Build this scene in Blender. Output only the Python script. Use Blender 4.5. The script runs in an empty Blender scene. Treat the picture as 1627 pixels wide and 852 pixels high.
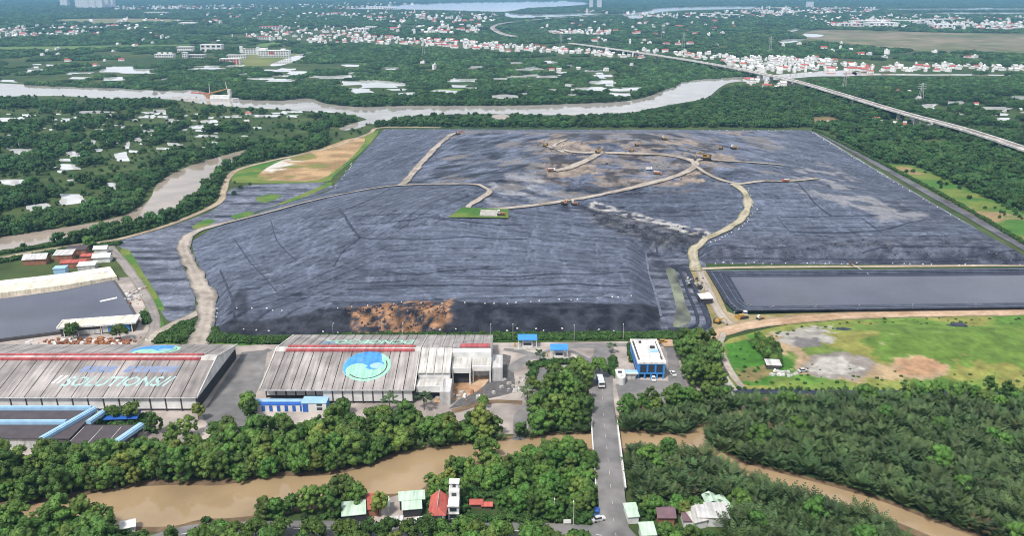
import bpy, math, random, colorsys
import numpy as np
from mathutils import Vector, Matrix
from mathutils.geometry import delaunay_2d_cdt, tessellate_polygon
R = math.radians
random.seed(7); rng = np.random.default_rng(7)
sc = bpy.context.scene
C = sc.collection

# ------------------------------------------------------------------ camera, sky, sun, exposure
CH, PITCH, FPX, CX, CY = 150.0, R(19.1), 1300.0, 813.5, 426.0
cd = bpy.data.cameras.new('camera'); cam = bpy.data.objects.new('camera', cd); C.objects.link(cam)
cam.location = (0, 0, CH); cam.rotation_euler = (R(90) - PITCH, 0, 0)
cd.sensor_width = 36.0; cd.lens = FPX / 1627.0 * 36.0; cd.clip_start = 1.0; cd.clip_end = 40000.0
sc.camera = cam
SUN_EL, SUN_AZ = R(58), R(215)
w = bpy.data.worlds.new('World'); sc.world = w; w.use_nodes = True
nt = w.node_tree; nt.nodes.clear()
wo = nt.nodes.new('ShaderNodeOutputWorld'); bg = nt.nodes.new('ShaderNodeBackground')
sky = nt.nodes.new('ShaderNodeTexSky'); sky.sky_type = 'NISHITA'; sky.sun_disc = False
sky.sun_elevation = SUN_EL; sky.sun_rotation = SUN_AZ; sky.air_density = 1.2; sky.dust_density = 1.5
tcw = nt.nodes.new('ShaderNodeTexCoord'); cn = nt.nodes.new('ShaderNodeTexNoise')
cn.inputs['Scale'].default_value = 3.2; cn.inputs['Detail'].default_value = 7; cn.inputs['Roughness'].default_value = .55
mp = nt.nodes.new('ShaderNodeMapping'); mp.inputs['Scale'].default_value = (1, 1, 2.2)
cr = nt.nodes.new('ShaderNodeMapRange'); cr.inputs[1].default_value = .38; cr.inputs[2].default_value = .62
cr.inputs[3].default_value = .35; cr.inputs[4].default_value = .95
mx = nt.nodes.new('ShaderNodeMix'); mx.data_type = 'RGBA'; mx.inputs[7].default_value = (10.5, 10.8, 11.4, 1)
nt.links.new(tcw.outputs['Generated'], mp.inputs[0]); nt.links.new(mp.outputs[0], cn.inputs['Vector'])
nt.links.new(cn.outputs['Fac'], cr.inputs[0]); nt.links.new(cr.outputs[0], mx.inputs[0])
nt.links.new(sky.outputs[0], mx.inputs[6]); nt.links.new(mx.outputs[2], bg.inputs[0])
bg.inputs[1].default_value = 0.065
nt.links.new(bg.outputs[0], wo.inputs[0])
sl = bpy.data.lights.new('sun', 'SUN'); so = bpy.data.objects.new('sun', sl); C.objects.link(so)
sl.energy = 3.0; sl.angle = R(9); sl.color = (1, .96, .9)
so.rotation_euler = (R(90) - SUN_EL, 0, math.pi - SUN_AZ); so.location = (0, 0, 400)
sc.view_settings.view_transform = 'Standard'; sc.view_settings.look = 'None'
sc.view_settings.exposure = 0.6; sc.view_settings.gamma = 1.0; sc.view_settings.use_curve_mapping = False
sc.cycles.use_denoising = True; sc.cycles.filter_width = 1.05
sc.cycles.max_bounces = 5; sc.cycles.diffuse_bounces = 3; sc.cycles.glossy_bounces = 2
sc.cycles.transmission_bounces = 2; sc.cycles.volume_bounces = 1; sc.cycles.transparent_max_bounces = 4

# ------------------------------------------------------------------ where a sight line of the survey meets a level
SP, CP = math.sin(PITCH), math.cos(PITCH)
def G(px, py, z=0.0):
    dx = (px - CX) / FPX; dy = (CY - py) / FPX
    d = (dx, CP + dy * SP, -SP + dy * CP)
    t = (z - CH) / d[2]
    return (d[0] * t, d[1] * t)
def GP(pts, z=0.0): return [G(x, y, z) for x, y in pts]
def PXM(x, y, z=0):           # pixels of the photograph per metre at that place
    return FPX / (y * CP + (CH - z) * SP)

# ------------------------------------------------------------------ numeric helpers
def _hash(i, j, s):
    n = (i * 374761393 + j * 668265263 + s * 974634777) & 0x7fffffff
    n = ((n ^ (n >> 13)) * 1274126177) & 0x7fffffff
    return ((n ^ (n >> 16)) & 0xffff) / 65535.0
def vnoise(x, y, s=0):
    x = np.asarray(x, float); y = np.asarray(y, float)
    i = np.floor(x).astype(np.int64); j = np.floor(y).astype(np.int64)
    u = x - i; v = y - j; u = u * u * (3 - 2 * u); v = v * v * (3 - 2 * v)
    return (_hash(i, j, s) * (1 - u) + _hash(i + 1, j, s) * u) * (1 - v) + (_hash(i, j + 1, s) * (1 - u) + _hash(i + 1, j + 1, s) * u) * v
def fbm(x, y, s=0, o=4):
    t = 0; a = .5; n = 0
    for k in range(o):
        t = t + a * vnoise(np.asarray(x) * 2 ** k, np.asarray(y) * 2 ** k, s + k * 17); n += a; a *= .5
    return t / n
def sm(a, b, x):
    t = np.clip((np.asarray(x, float) - a) / (b - a), 0, 1); return t * t * (3 - 2 * t)
def inside(poly, x, y):
    x = np.asarray(x, float); y = np.asarray(y, float); r = np.zeros(x.shape, bool); n = len(poly)
    for k in range(n):
        x1, y1 = poly[k]; x2, y2 = poly[(k + 1) % n]
        if y1 == y2: continue
        c = (y1 > y) != (y2 > y)
        r ^= c & (x < (x2 - x1) * (y - y1) / (y2 - y1) + x1)
    return r
def edist(pts, x, y, closed=True):
    x = np.asarray(x, float); y = np.asarray(y, float); best = np.full(x.shape, 1e18); n = len(pts)
    for k in range(n if closed else n - 1):
        x1, y1 = pts[k]; x2, y2 = pts[(k + 1) % n]; dx = x2 - x1; dy = y2 - y1; L = dx * dx + dy * dy + 1e-9
        t = np.clip(((x - x1) * dx + (y - y1) * dy) / L, 0, 1)
        best = np.minimum(best, (x - x1 - t * dx) ** 2 + (y - y1 - t * dy) ** 2)
    return np.sqrt(best)
def sdf(poly, x, y): return np.where(inside(poly, x, y), 1, -1) * edist(poly, x, y)
def smooth_poly(pts, n=4, closed=True):
    out = []; N = len(pts)
    for k in range(N if closed else N - 1):
        if closed: p0, p1, p2, p3 = pts[k - 1], pts[k], pts[(k + 1) % N], pts[(k + 2) % N]
        else: p0, p1, p2, p3 = pts[max(k - 1, 0)], pts[k], pts[k + 1], pts[min(k + 2, N - 1)]
        for q in range(n):
            t = q / n
            out.append(tuple(.5 * (2 * p1[a] + (p2[a] - p0[a]) * t + (2 * p0[a] - 5 * p1[a] + 4 * p2[a] - p3[a]) * t * t + (3 * p1[a] - p0[a] - 3 * p2[a] + p3[a]) * t ** 3) for a in range(2)))
    if not closed: out.append(tuple(pts[-1]))
    return out

# ------------------------------------------------------------------ materials
MT = {}
def mat(name, col, rough=.8, var=.18, scale=.4, spec=.3, bump=0., col2=None, metal=0., attr=False, rnd=0., detail=4, big=0., thr=(.42, .58)):
    if name in MT: return MT[name]
    m = bpy.data.materials.new(name); m.use_nodes = True; n = m.node_tree; b = n.nodes['Principled BSDF']
    b.inputs['Roughness'].default_value = rough; b.inputs['Specular IOR Level'].default_value = spec; b.inputs['Metallic'].default_value = metal
    geo = n.nodes.new('ShaderNodeNewGeometry'); nz = n.nodes.new('ShaderNodeTexNoise')
    nz.inputs['Scale'].default_value = scale; nz.inputs['Detail'].default_value = detail
    n.links.new(geo.outputs['Position'], nz.inputs['Vector'])
    mr = n.nodes.new('ShaderNodeMapRange'); mr.inputs[1].default_value = .3; mr.inputs[2].default_value = .7
    mr.inputs[3].default_value = 1 - var; mr.inputs[4].default_value = 1 + var; n.links.new(nz.outputs['Fac'], mr.inputs[0])
    if attr:
        a = n.nodes.new('ShaderNodeAttribute'); a.attribute_name = 'Col'; src = a.outputs['Color']
    else:
        rg = n.nodes.new('ShaderNodeRGB'); rg.outputs[0].default_value = (*col, 1); src = rg.outputs[0]
    if col2 is not None:
        mm = n.nodes.new('ShaderNodeMix'); mm.data_type = 'RGBA'; n.links.new(src, mm.inputs[6]); mm.inputs[7].default_value = (*col2, 1)
        n2 = n.nodes.new('ShaderNodeTexNoise'); n2.inputs['Scale'].default_value = big or scale * .2; n2.inputs['Detail'].default_value = 3
        n.links.new(geo.outputs['Position'], n2.inputs['Vector'])
        m2 = n.nodes.new('ShaderNodeMapRange'); m2.inputs[1].default_value = thr[0]; m2.inputs[2].default_value = thr[1]; n2.inputs['Detail'].default_value = 3 if thr[0] == .42 else 8
        n.links.new(n2.outputs['Fac'], m2.inputs[0]); n.links.new(m2.outputs[0], mm.inputs[0]); src = mm.outputs[2]
    if rnd:
        oi = n.nodes.new('ShaderNodeObjectInfo'); hs = n.nodes.new('ShaderNodeHueSaturation')
        m3 = n.nodes.new('ShaderNodeMapRange'); m3.inputs[3].default_value = 1 - rnd; m3.inputs[4].default_value = 1 + rnd
        m4 = n.nodes.new('ShaderNodeMapRange'); m4.inputs[3].default_value = .5 + .05 * rnd; m4.inputs[4].default_value = .5 - .05 * rnd
        mul = n.nodes.new('ShaderNodeMath'); mul.operation = 'MULTIPLY'; mul.inputs[1].default_value = 7.31
        fr = n.nodes.new('ShaderNodeMath'); fr.operation = 'FRACT'
        n.links.new(oi.outputs['Random'], m3.inputs[0]); n.links.new(oi.outputs['Random'], mul.inputs[0]); n.links.new(mul.outputs[0], fr.inputs[0])
        n.links.new(fr.outputs[0], m4.inputs[0]); n.links.new(m4.outputs[0], hs.inputs['Hue']); n.links.new(m3.outputs[0], hs.inputs['Value'])
        n.links.new(src, hs.inputs['Color']); src = hs.outputs[0]
    vm = n.nodes.new('ShaderNodeVectorMath'); vm.operation = 'SCALE'; n.links.new(src, vm.inputs[0]); n.links.new(mr.outputs[0], vm.inputs['Scale'])
    n.links.new(vm.outputs[0], b.inputs['Base Color'])
    if bump:
        bp = n.nodes.new('ShaderNodeBump'); bp.inputs['Distance'].default_value = bump; n.links.new(nz.outputs['Fac'], bp.inputs['Height']); n.links.new(bp.outputs[0], b.inputs['Normal'])
    MT[name] = m; return m
def water_mat(name, col, rough=.06, bump=.02, scale=.25):
    m = mat(name, col, rough, .2, .045, .5, detail=7); n = m.node_tree; b = n.nodes['Principled BSDF']
    nz = n.nodes.new('ShaderNodeTexNoise'); nz.inputs['Scale'].default_value = scale; nz.inputs['Detail'].default_value = 3
    geo = n.nodes.new('ShaderNodeNewGeometry'); n.links.new(geo.outputs['Position'], nz.inputs['Vector'])
    bp = n.nodes.new('ShaderNodeBump'); bp.inputs['Distance'].default_value = bump; n.links.new(nz.outputs['Fac'], bp.inputs['Height'])
    n.links.new(bp.outputs[0], b.inputs['Normal']); return m
mat('leaf', (.072, .128, .024), .6, .45, .35, .25, rnd=.42)
mat('leaf_far', (.044, .094, .028), .7, .4, .05, .15, rnd=.35)
mat('leaf_yellow', (.12, .15, .028), .6, .4, .5, .25, rnd=.3)
mat('leaf_light', (.07, .148, .026), .6, .4, .5, .25, rnd=.3)
mat('nipa', (.056, .092, .030), .55, .45, .5, .22, rnd=.4)
mat('nipa_brown', (.13, .085, .05), .7, .3, .5, .2, rnd=.3)
mat('bark', (.13, .10, .075), .9)
mat('hedge_leaf', (.05, .105, .025), .7, .45, .5, .2, rnd=.25)
mat('white_paint', (.66, .655, .64), .6, .2, .25, detail=7)
mat('house_white', (.82, .80, .79), .6, .08, .1)
mat('white_roof', (.68, .665, .64), .6, .2, .2, detail=7)
mat('roof_grey', (.235, .21, .20), .6, .28, .12, .3, col2=(.33, .30, .285), big=.035, detail=8)
mat('roof_pale', (.47, .45, .42), .6, .28, .15, detail=8)
mat('seam_dark', (.05, .045, .045), .8)
mat('red_vent', (.36, .085, .09), .6, .15, .3)
mat('steel_dark', (.07, .065, .065), .6)
mat('interior', (.04, .04, .045), .9)
mat('blue_paint', (.05, .24, .58), .45, .1, .4)
mat('blue_deep', (.03, .11, .40), .45, .1, .4)
mat('blue_pale', (.30, .48, .66), .5, .12, .4)
mat('print_blue', (.07, .28, .68), .6, .15, .4, col2=(.27, .245, .235), big=.35, thr=(.62, .78))
mat('print_mint', (.30, .58, .44), .6, .1, .4, col2=(.27, .245, .235), big=.35, thr=(.62, .78))
mat('print_mint_pale', (.34, .50, .48), .6, .12, .6, col2=(.27, .245, .235), big=.35, thr=(.62, .78))
mat('print_blue_faded', (.19, .24, .38), .6, .2, .3, col2=(.27, .245, .235), big=.35, thr=(.62, .78))
mat('concrete', (.40, .345, .31), .85, .32, .10, .25, col2=(.26, .225, .205), big=.035, detail=10)
mat('asphalt', (.14, .135, .135), .8, .22, .2, .3, col2=(.19, .18, .175), big=.04, detail=7)
mat('dark_asphalt', (.10, .095, .095), .8, .3, .5, .3)
mat('road_paint', (.7, .7, .68), .7, .15, 1.)
mat('dark_roof', (.075, .062, .068), .8, .15, .3)
mat('glass_dark', (.03, .04, .05), .15, .1, .5, .5)
mat('tile_red', (.40, .095, .075), .7, .15, .8)
mat('tin_green', (.44, .57, .45), .5, .1, .4)
mat('tin_grey', (.48, .47, .46), .55, .15, .4)
mat('tin_purple', (.15, .09, .105), .7, .15, .6)
mat('brick_soil', (.28, .13, .08), .9, .25, .6)
mat('rust', (.24, .10, .045), .9, .35, .8)
mat('machine_yellow', (.40, .23, .05), .5, .15, 1.)
mat('machine_orange', (.36, .16, .07), .5, .15, 1.)
mat('rubber', (.025, .025, .025), .85)
mat('soil', (.36, .21, .11), .95, .25, .3)
mat('rubble', (.36, .34, .31), .95, .3, .6)
mat('cream_roof', (.66, .60, .48), .7, .15, .3)
mat('membrane_plain', (.028, .034, .054), .55, .4, .3, .25)
mat('membrane_lap', (.11, .125, .17), .6, .3, .3, .25)
mat('mud', (.14, .095, .055), .8, .35, .3, .3, detail=7)
mat('attr', (1, 1, 1), .9, .16, .5, .2, attr=True, detail=6)
mat('membrane', (1, 1, 1), .6, .22, .55, .13, attr=True, detail=9, bump=.22)
def creases(m):      # thin pale fold lines and dark laps of the sheet
    n = m.node_tree; b = n.nodes['Principled BSDF']; src = b.inputs['Base Color'].links[0].from_socket; geo = n.nodes.new('ShaderNodeNewGeometry')
    for sc_, rot, lo, hi, cc, am in (((.03, .22, .1), .1, .012, .0, 1, 1.35), ((.16, .05, .1), .3, .010, .0, 1, 1.35), ((.05, .30, .1), -.5, .010, .0, 1, 1.3), ((.02, .12, .1), .0, .008, .0, 1, .5)):
        mp_ = n.nodes.new('ShaderNodeMapping'); mp_.inputs['Scale'].default_value = sc_; mp_.inputs['Rotation'].default_value = (0, 0, rot); nz = n.nodes.new('ShaderNodeTexNoise'); nz.inputs['Scale'].default_value = 1.; nz.inputs['Detail'].default_value = 4; nz.inputs['Distortion'].default_value = .6
        n.links.new(geo.outputs['Position'], mp_.inputs[0]); n.links.new(mp_.outputs[0], nz.inputs['Vector']); a = n.nodes.new('ShaderNodeMath'); a.operation = 'SUBTRACT'; a.inputs[1].default_value = .5; n.links.new(nz.outputs['Fac'], a.inputs[0]); c = n.nodes.new('ShaderNodeMath'); c.operation = 'ABSOLUTE'; n.links.new(a.outputs[0], c.inputs[0])
        r_ = n.nodes.new('ShaderNodeMapRange'); r_.inputs[1].default_value = lo; r_.inputs[2].default_value = hi; r_.inputs[3].default_value = 1; r_.inputs[4].default_value = am; n.links.new(c.outputs[0], r_.inputs[0])
        mm = n.nodes.new('ShaderNodeVectorMath'); mm.operation = 'SCALE'; n.links.new(src, mm.inputs[0]); n.links.new(r_.outputs[0], mm.inputs['Scale']); src = mm.outputs[0]
    n.links.new(src, b.inputs['Base Color'])
creases(MT['membrane'])
def runs(m, sx=1.1, sy=.07, lo=.72, hi=1.22):      # rust and rain runs down a roof slope
    n = m.node_tree; b = n.nodes['Principled BSDF']; src = b.inputs['Base Color'].links[0].from_socket; geo = n.nodes.new('ShaderNodeNewGeometry'); mp_ = n.nodes.new('ShaderNodeMapping'); mp_.inputs['Scale'].default_value = (sx, sy, .05); nz = n.nodes.new('ShaderNodeTexNoise'); nz.inputs['Scale'].default_value = 1.; nz.inputs['Detail'].default_value = 6
    n.links.new(geo.outputs['Position'], mp_.inputs[0]); n.links.new(mp_.outputs[0], nz.inputs['Vector']); r_ = n.nodes.new('ShaderNodeMapRange'); r_.inputs[1].default_value = .32; r_.inputs[2].default_value = .68; r_.inputs[3].default_value = lo; r_.inputs[4].default_value = hi; n.links.new(nz.outputs['Fac'], r_.inputs[0])
    mm = n.nodes.new('ShaderNodeVectorMath'); mm.operation = 'SCALE'; n.links.new(src, mm.inputs[0]); n.links.new(r_.outputs[0], mm.inputs['Scale']); n.links.new(mm.outputs[0], b.inputs['Base Color'])
for k in ('roof_grey', 'roof_pale', 'red_vent', 'cream_roof', 'white_roof', 'tin_grey', 'tin_green', 'tile_red', 'print_mint', 'print_blue', 'print_mint_pale'): runs(MT[k])
mat('ground', (.036, .066, .021), .95, .35, .05, .15, col2=(.062, .086, .028), big=.006, detail=8)
water_mat('creek_water', (.31, .22, .125), .05, .012, .3)
water_mat('river_water', (.36, .33, .30), .05, .01, .2)  # base raised so the colour itself carries part of the silvery sky reflection
water_mat('pond_water', (.55, .545, .54), .04, .006, .2)  # base colour lightened to stand in for bright cloud reflection over pale mud
water_mat('basin_water', (.065, .068, .095), .06, .006, .3)

# ------------------------------------------------------------------ objects
def tag(o, label=None, cat=None, group=None, kind=None):
    if label: o['label'] = label
    if cat: o['category'] = cat
    if group: o['group'] = group
    if kind: o['kind'] = kind
    return o
def thing(name, label, cat, loc=(0, 0, 0), rz=0., group=None):
    o = bpy.data.objects.new(name, None); C.objects.link(o); o.empty_display_size = .5
    o.location = loc; o.rotation_euler = (0, 0, rz); return tag(o, label, cat, group)
def link(name, me, parent=None, loc=None, rz=None):
    o = bpy.data.objects.new(name, me); C.objects.link(o); o.parent = parent
    if loc is not None: o.location = loc
    if rz is not None: o.rotation_euler = (0, 0, rz)
    return o
def copy_thing(src, loc, rz=0, scale=1., label=None, group=None):
    r = src.copy(); C.objects.link(r); r.location = loc; r.rotation_euler = (0, 0, rz); r.scale = (scale,) * 3
    if label: r['label'] = label
    if group: r['group'] = group
    for ch in list(src.children):
        c = ch.copy(); C.objects.link(c); c.parent = r
        for g in list(ch.children):
            d = g.copy(); C.objects.link(d); d.parent = c
    return r
def np_mesh(name, v, f, mats, mi=None, smooth=False, col=None):
    me = bpy.data.meshes.new(name); v = np.asarray(v, np.float32)
    if isinstance(f, np.ndarray):
        k = f.shape[1]; me.vertices.add(len(v)); me.vertices.foreach_set('co', v.ravel())
        me.loops.add(f.size); me.loops.foreach_set('vertex_index', f.astype(np.int32).ravel())
        me.polygons.add(len(f)); me.polygons.foreach_set('loop_start', np.arange(0, f.size, k, dtype=np.int32))
        me.update(calc_edges=True)
    else:
        me.from_pydata([tuple(map(float, q)) for q in v], [], f)
    for m in mats: me.materials.append(MT[m])
    if mi is not None: me.polygons.foreach_set('material_index', np.asarray(mi, np.int32))
    if smooth: me.polygons.foreach_set('use_smooth', np.ones(len(me.polygons), bool))
    if col is not None:
        a = me.color_attributes.new('Col', 'FLOAT_COLOR', 'POINT'); c4 = np.ones((len(v), 4), np.float32); c4[:, :3] = np.clip(col, 0, 1)
        a.data.foreach_set('color', c4.ravel())
    me.validate(); me.update(); return me
class MB:
    def __init__(s): s.v = []; s.f = []; s.m = []
    def add(s, v, f, mi=0):
        b = len(s.v); s.v += [tuple(q) for q in v]; s.f += [tuple(b + i for i in q) for q in f]; s.m += [mi] * len(f); return s
    def box(s, cx, cy, z0, sx, sy, sz, mi=0, rz=0, taper=1.):
        c, n = math.cos(rz), math.sin(rz); v = []
        for z, k in ((z0, 1.), (z0 + sz, taper)):
            for a, b in ((-1, -1), (1, -1), (1, 1), (-1, 1)):
                x = a * sx / 2 * k; y = b * sy / 2 * k; v.append((cx + x * c - y * n, cy + x * n + y * c, z))
        return s.add(v, [(3, 2, 1, 0), (4, 5, 6, 7), (0, 1, 5, 4), (1, 2, 6, 5), (2, 3, 7, 6), (3, 0, 4, 7)], mi)
    def bar(s, p, q, r, n=6, mi=0, r2=None):
        p = Vector(p); q = Vector(q); d = (q - p).normalized(); a = d.orthogonal().normalized(); b = d.cross(a); v = []
        for c, rr in ((p, r), (q, r if r2 is None else r2)):
            for k in range(n):
                t = 2 * math.pi * (k + .5) / n; v.append(c + a * (rr * math.cos(t)) + b * (rr * math.sin(t)))
        return s.add(v, [(k, (k + 1) % n, n + (k + 1) % n, n + k) for k in range(n)] + [tuple(range(n - 1, -1, -1)), tuple(range(n, 2 * n))], mi)
    def prism(s, poly, z0, z1, mi=0):
        n = len(poly); v = [(x, y, z0) for x, y in poly] + [(x, y, z1) for x, y in poly]
        return s.add(v, [tuple(range(n - 1, -1, -1)), tuple(range(n, 2 * n))] + [(k, (k + 1) % n, n + (k + 1) % n, n + k) for k in range(n)], mi)
    def profile(s, pts, x0, x1, mi=0):      # polygon in the y-z plane pushed along x
        n = len(pts); v = [(x0, y, z) for y, z in pts] + [(x1, y, z) for y, z in pts]
        return s.add(v, [tuple(range(n - 1, -1, -1)), tuple(range(n, 2 * n))] + [(k, (k + 1) % n, n + (k + 1) % n, n + k) for k in range(n)], mi)
    def gable(s, x0, x1, y0, y1, z0, rise, over=.4, th=.2, mi=0):
        ym = (y0 + y1) / 2; k = rise / (ym - y0); a = y0 - over; b = y1 + over; za = z0 - over * k
        return s.profile([(a, za), (ym, z0 + rise), (b, za), (b, za + th), (ym, z0 + rise + th), (a, za + th)][::-1], x0 - over, x1 + over, mi)
    def mesh(s, name, mats, smooth=False):
        if isinstance(mats, str): mats = [mats]
        return np_mesh(name, s.v, s.f, mats, s.m, smooth)
    def build(s, name, mats, parent=None, loc=None, rz=None, smooth=False): return link(name, s.mesh(name, mats, smooth), parent, loc, rz)

def cdt(poly, step=None, extra=None):
    pts = [Vector(p) for p in poly]; n = len(pts); edges = [(k, (k + 1) % n) for k in range(n)]
    if step:
        P = np.array(poly); x0, y0 = P.min(0); x1, y1 = P.max(0)
        gx, gy = np.meshgrid(np.arange(x0, x1, step), np.arange(y0, y1, step)); gx = gx.ravel() + rng.uniform(-.25, .25, gx.size) * step; gy = gy.ravel() + rng.uniform(-.25, .25, gy.size) * step
        k = inside(poly, gx, gy) & (edist(poly, gx, gy) > step * .35)
        pts += [Vector((a, b)) for a, b in zip(gx[k], gy[k])]
    r = delaunay_2d_cdt(pts, edges, [tuple(range(n))], 1, 1e-4)
    return np.array([(p.x, p.y) for p in r[0]]), [tuple(q) for q in r[2]]
def sheet(name, px, z, m, step=None, colf=None, smooth=0, kind='structure', world=False, zf=None, parent=None, label=None, cat=None):
    poly = px if world else GP(px, z)
    if smooth: poly = smooth_poly(poly, smooth)
    v, f = cdt(poly, step)
    zz = np.full(len(v), float(z)) if zf is None else zf(v[:, 0], v[:, 1])
    col = colf(v[:, 0], v[:, 1], poly) if colf else None
    F = np.array([q for q in f if len(q) == 3], np.int32)
    a = v[F[:, 0]]; b = v[F[:, 1]]; c = v[F[:, 2]]; cr_ = (b[:, 0] - a[:, 0]) * (c[:, 1] - a[:, 1]) - (b[:, 1] - a[:, 1]) * (c[:, 0] - a[:, 0])
    F[cr_ < 0] = F[cr_ < 0][:, ::-1]
    o = link(name, np_mesh(name, np.column_stack([v, zz]), F, [m], col=col, smooth=zf is not None), parent)
    if parent is None: tag(o, label, cat, kind=kind)
    return o, poly
def ribbon(name, pts, width, m, zf, zo=.12, n=5, step=3., cross=4, colf=None, kind='structure', seed=0, wob=.12, parent=None, crown=0.):
    P = smooth_poly(pts, 8, False); P = np.array(P); d = np.hypot(*np.diff(P, axis=0).T); s = np.r_[0, np.cumsum(d)]
    N = max(2, int(s[-1] / step)); t = np.linspace(0, s[-1], N + 1); X = np.interp(t, s, P[:, 0]); Y = np.interp(t, s, P[:, 1])
    tx = np.gradient(X); ty = np.gradient(Y); L = np.hypot(tx, ty) + 1e-9; nx = -ty / L; ny = tx / L
    W = (np.interp(t / s[-1], np.linspace(0, 1, len(width)), width) if hasattr(width, '__len__') else np.full(N + 1, width)) / 2
    v = []; u = np.linspace(-1, 1, cross + 1)
    for k, q in enumerate(u):
        ww = W * (1 + wob * (fbm(t / 11., 0 * t + (3 if q > 0 else 9), seed, 3) - .5) * 3)
        x = X + nx * ww * q; y = Y + ny * ww * q; v.append(np.column_stack([x, y, (zf(x, y) if callable(zf) else np.full(N + 1, zf)) + zo + crown * (1 - q * q)]))
    V = np.stack(v, 1).reshape(-1, 3); c1 = cross + 1
    F = [(i * c1 + k, (i + 1) * c1 + k, (i + 1) * c1 + k + 1, i * c1 + k + 1) for i in range(N) for k in range(cross)]
    F = np.array(F, np.int32)
    col = None
    if colf: col = colf(V[:, 0], V[:, 1], np.tile(u, N + 1), np.repeat(t, c1))
    o = link(name, np_mesh(name, V, F, [m], col=col, smooth=True), parent)
    if parent is None and kind: tag(o, kind=kind)
    return o, np.column_stack([X, Y])
ALLROADS = []
def lerp3(a, b, t): return np.asarray(a)[None, :] * (1 - t[:, None]) + np.asarray(b)[None, :] * t[:, None]

# ================================================================== SETTING: ground and water
me = np_mesh('ground', [(-13000, -300, 0), (13000, -300, 0), (13000, 16000, 0), (-13000, 16000, 0)], [(0, 1, 2, 3)], ['ground'])
tag(link('ground', me), kind='structure')
WATER = []
def water(name, px, m, z=.12, smooth=3):
    o, p = sheet(name, px, z, m, smooth=smooth); WATER.append(p); return o
CREEK_UP = [(-80, 818), (97, 796), (180, 778), (280, 771), (350, 772), (430, 758), (520, 756), (600, 738), (650, 717), (720, 709), (800, 700), (880, 692), (945, 690), (990, 686), (1050, 692), (1095, 688)]
CREEK_DN = [(1098, 718), (1040, 718), (985, 713), (945, 713), (880, 717), (800, 725), (720, 744), (685, 766), (655, 783), (560, 788), (500, 801), (440, 813), (380, 823), (320, 826), (280, 836), (230, 838), (160, 834), (97, 830), (-80, 852)]
water('creek', CREEK_UP + [(1110, 690), (1160, 728), (1230, 750), (1300, 768), (1400, 797), (1500, 836), (1640, 890), (1640, 925), (1480, 853), (1380, 814), (1280, 785), (1190, 761), (1140, 738)] + CREEK_DN, 'creek_water')
mud_banks = [CREEK_UP, CREEK_DN[::-1]]
for q in mud_banks: ribbon('mud_bank', GP(q), 5.5, 'mud', 0, .085, wob=.3, seed=4)
ribbon('mud_bank', GP([(1110, 690), (1160, 728), (1230, 750), (1300, 768), (1400, 797), (1500, 836), (1640, 890)]), 5, 'mud', 0, .09, wob=.3, seed=6); ribbon('mud_bank', GP([(1140, 738), (1190, 761), (1280, 785), (1380, 814), (1480, 853), (1640, 925)]), 5, 'mud', 0, .095, wob=.3, seed=7)
water('side_creek', [(1085, 692), (1125, 668), (1165, 652), (1190, 640), (1200, 645), (1175, 660), (1140, 676), (1110, 700)], 'creek_water', .11)
water_mat('bend_water', (.32, .265, .215), .05, .01, .2)
water('river_bend', [(-80, 392), (97, 362), (180, 347), (235, 320), (250, 292), (290, 268), (340, 251), (395, 237), (410, 238), (365, 262), (335, 285), (318, 308), (290, 328), (250, 344), (200, 354), (150, 367), (97, 380), (-80, 416)], 'bend_water')
water('main_river', [(-80, 130), (97, 137), (170, 139), (250, 144), (310, 143), (365, 156), (440, 160), (490, 156), (520, 165), (580, 170), (640, 168), (800, 168), (900, 165), (1000, 160), (1050, 145), (1080, 131), (1130, 124), (1190, 121), (1240, 118), (1300, 113), (1352, 112), (1358, 120), (1300, 121), (1250, 125), (1195, 128), (1160, 131), (1142, 140), (1120, 156), (1060, 167), (1000, 179), (900, 183), (800, 181), (700, 182), (630, 188), (592, 197), (580, 188), (540, 180), (450, 174), (350, 168), (260, 157), (170, 157), (97, 152), (-80, 152)], 'river_water')
water('river_reach', [(1355, 114), (1390, 116.5), (1450, 117), (1470, 118), (1530, 117.5), (1600, 118.5), (1600, 120), (1530, 119.5), (1450, 119.5), (1400, 119), (1362, 119.5)], 'river_water')
water('river_inlet', [(540, 203), (575, 192), (590, 190), (580, 200), (550, 207)], 'river_water', .13)
for px in ([(560, 12), (700, 4), (900, 1), (935, 5), (900, 9), (840, 12), (800, 18), (690, 15), (600, 14)], [(800, 20), (850, 22), (930, 20), (960, 22), (860, 27), (810, 27)],
           [(960, 23), (1010, 19), (1060, 11), (1190, 9), (1190, 13), (1080, 16), (1020, 22)], [(985, 25), (1018, 24), (1018, 29), (992, 29)],
           [(1236, 48), (1265, 45), (1270, 47), (1250, 51)], [(1278, 53), (1308, 55), (1300, 58.5), (1282, 58)], [(1226, 66), (1250, 62), (1280, 62), (1258, 67), (1235, 68)],
           [(1390, 13), (1640, 12), (1640, 14), (1400, 15)], [(1440, 20), (1640, 18.5), (1640, 21.5), (1460, 21.5)], [(430, 102), (480, 84), (500, 82), (470, 96), (445, 104)]):
    water('far_lagoon', px, 'pond_water', .15)
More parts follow.
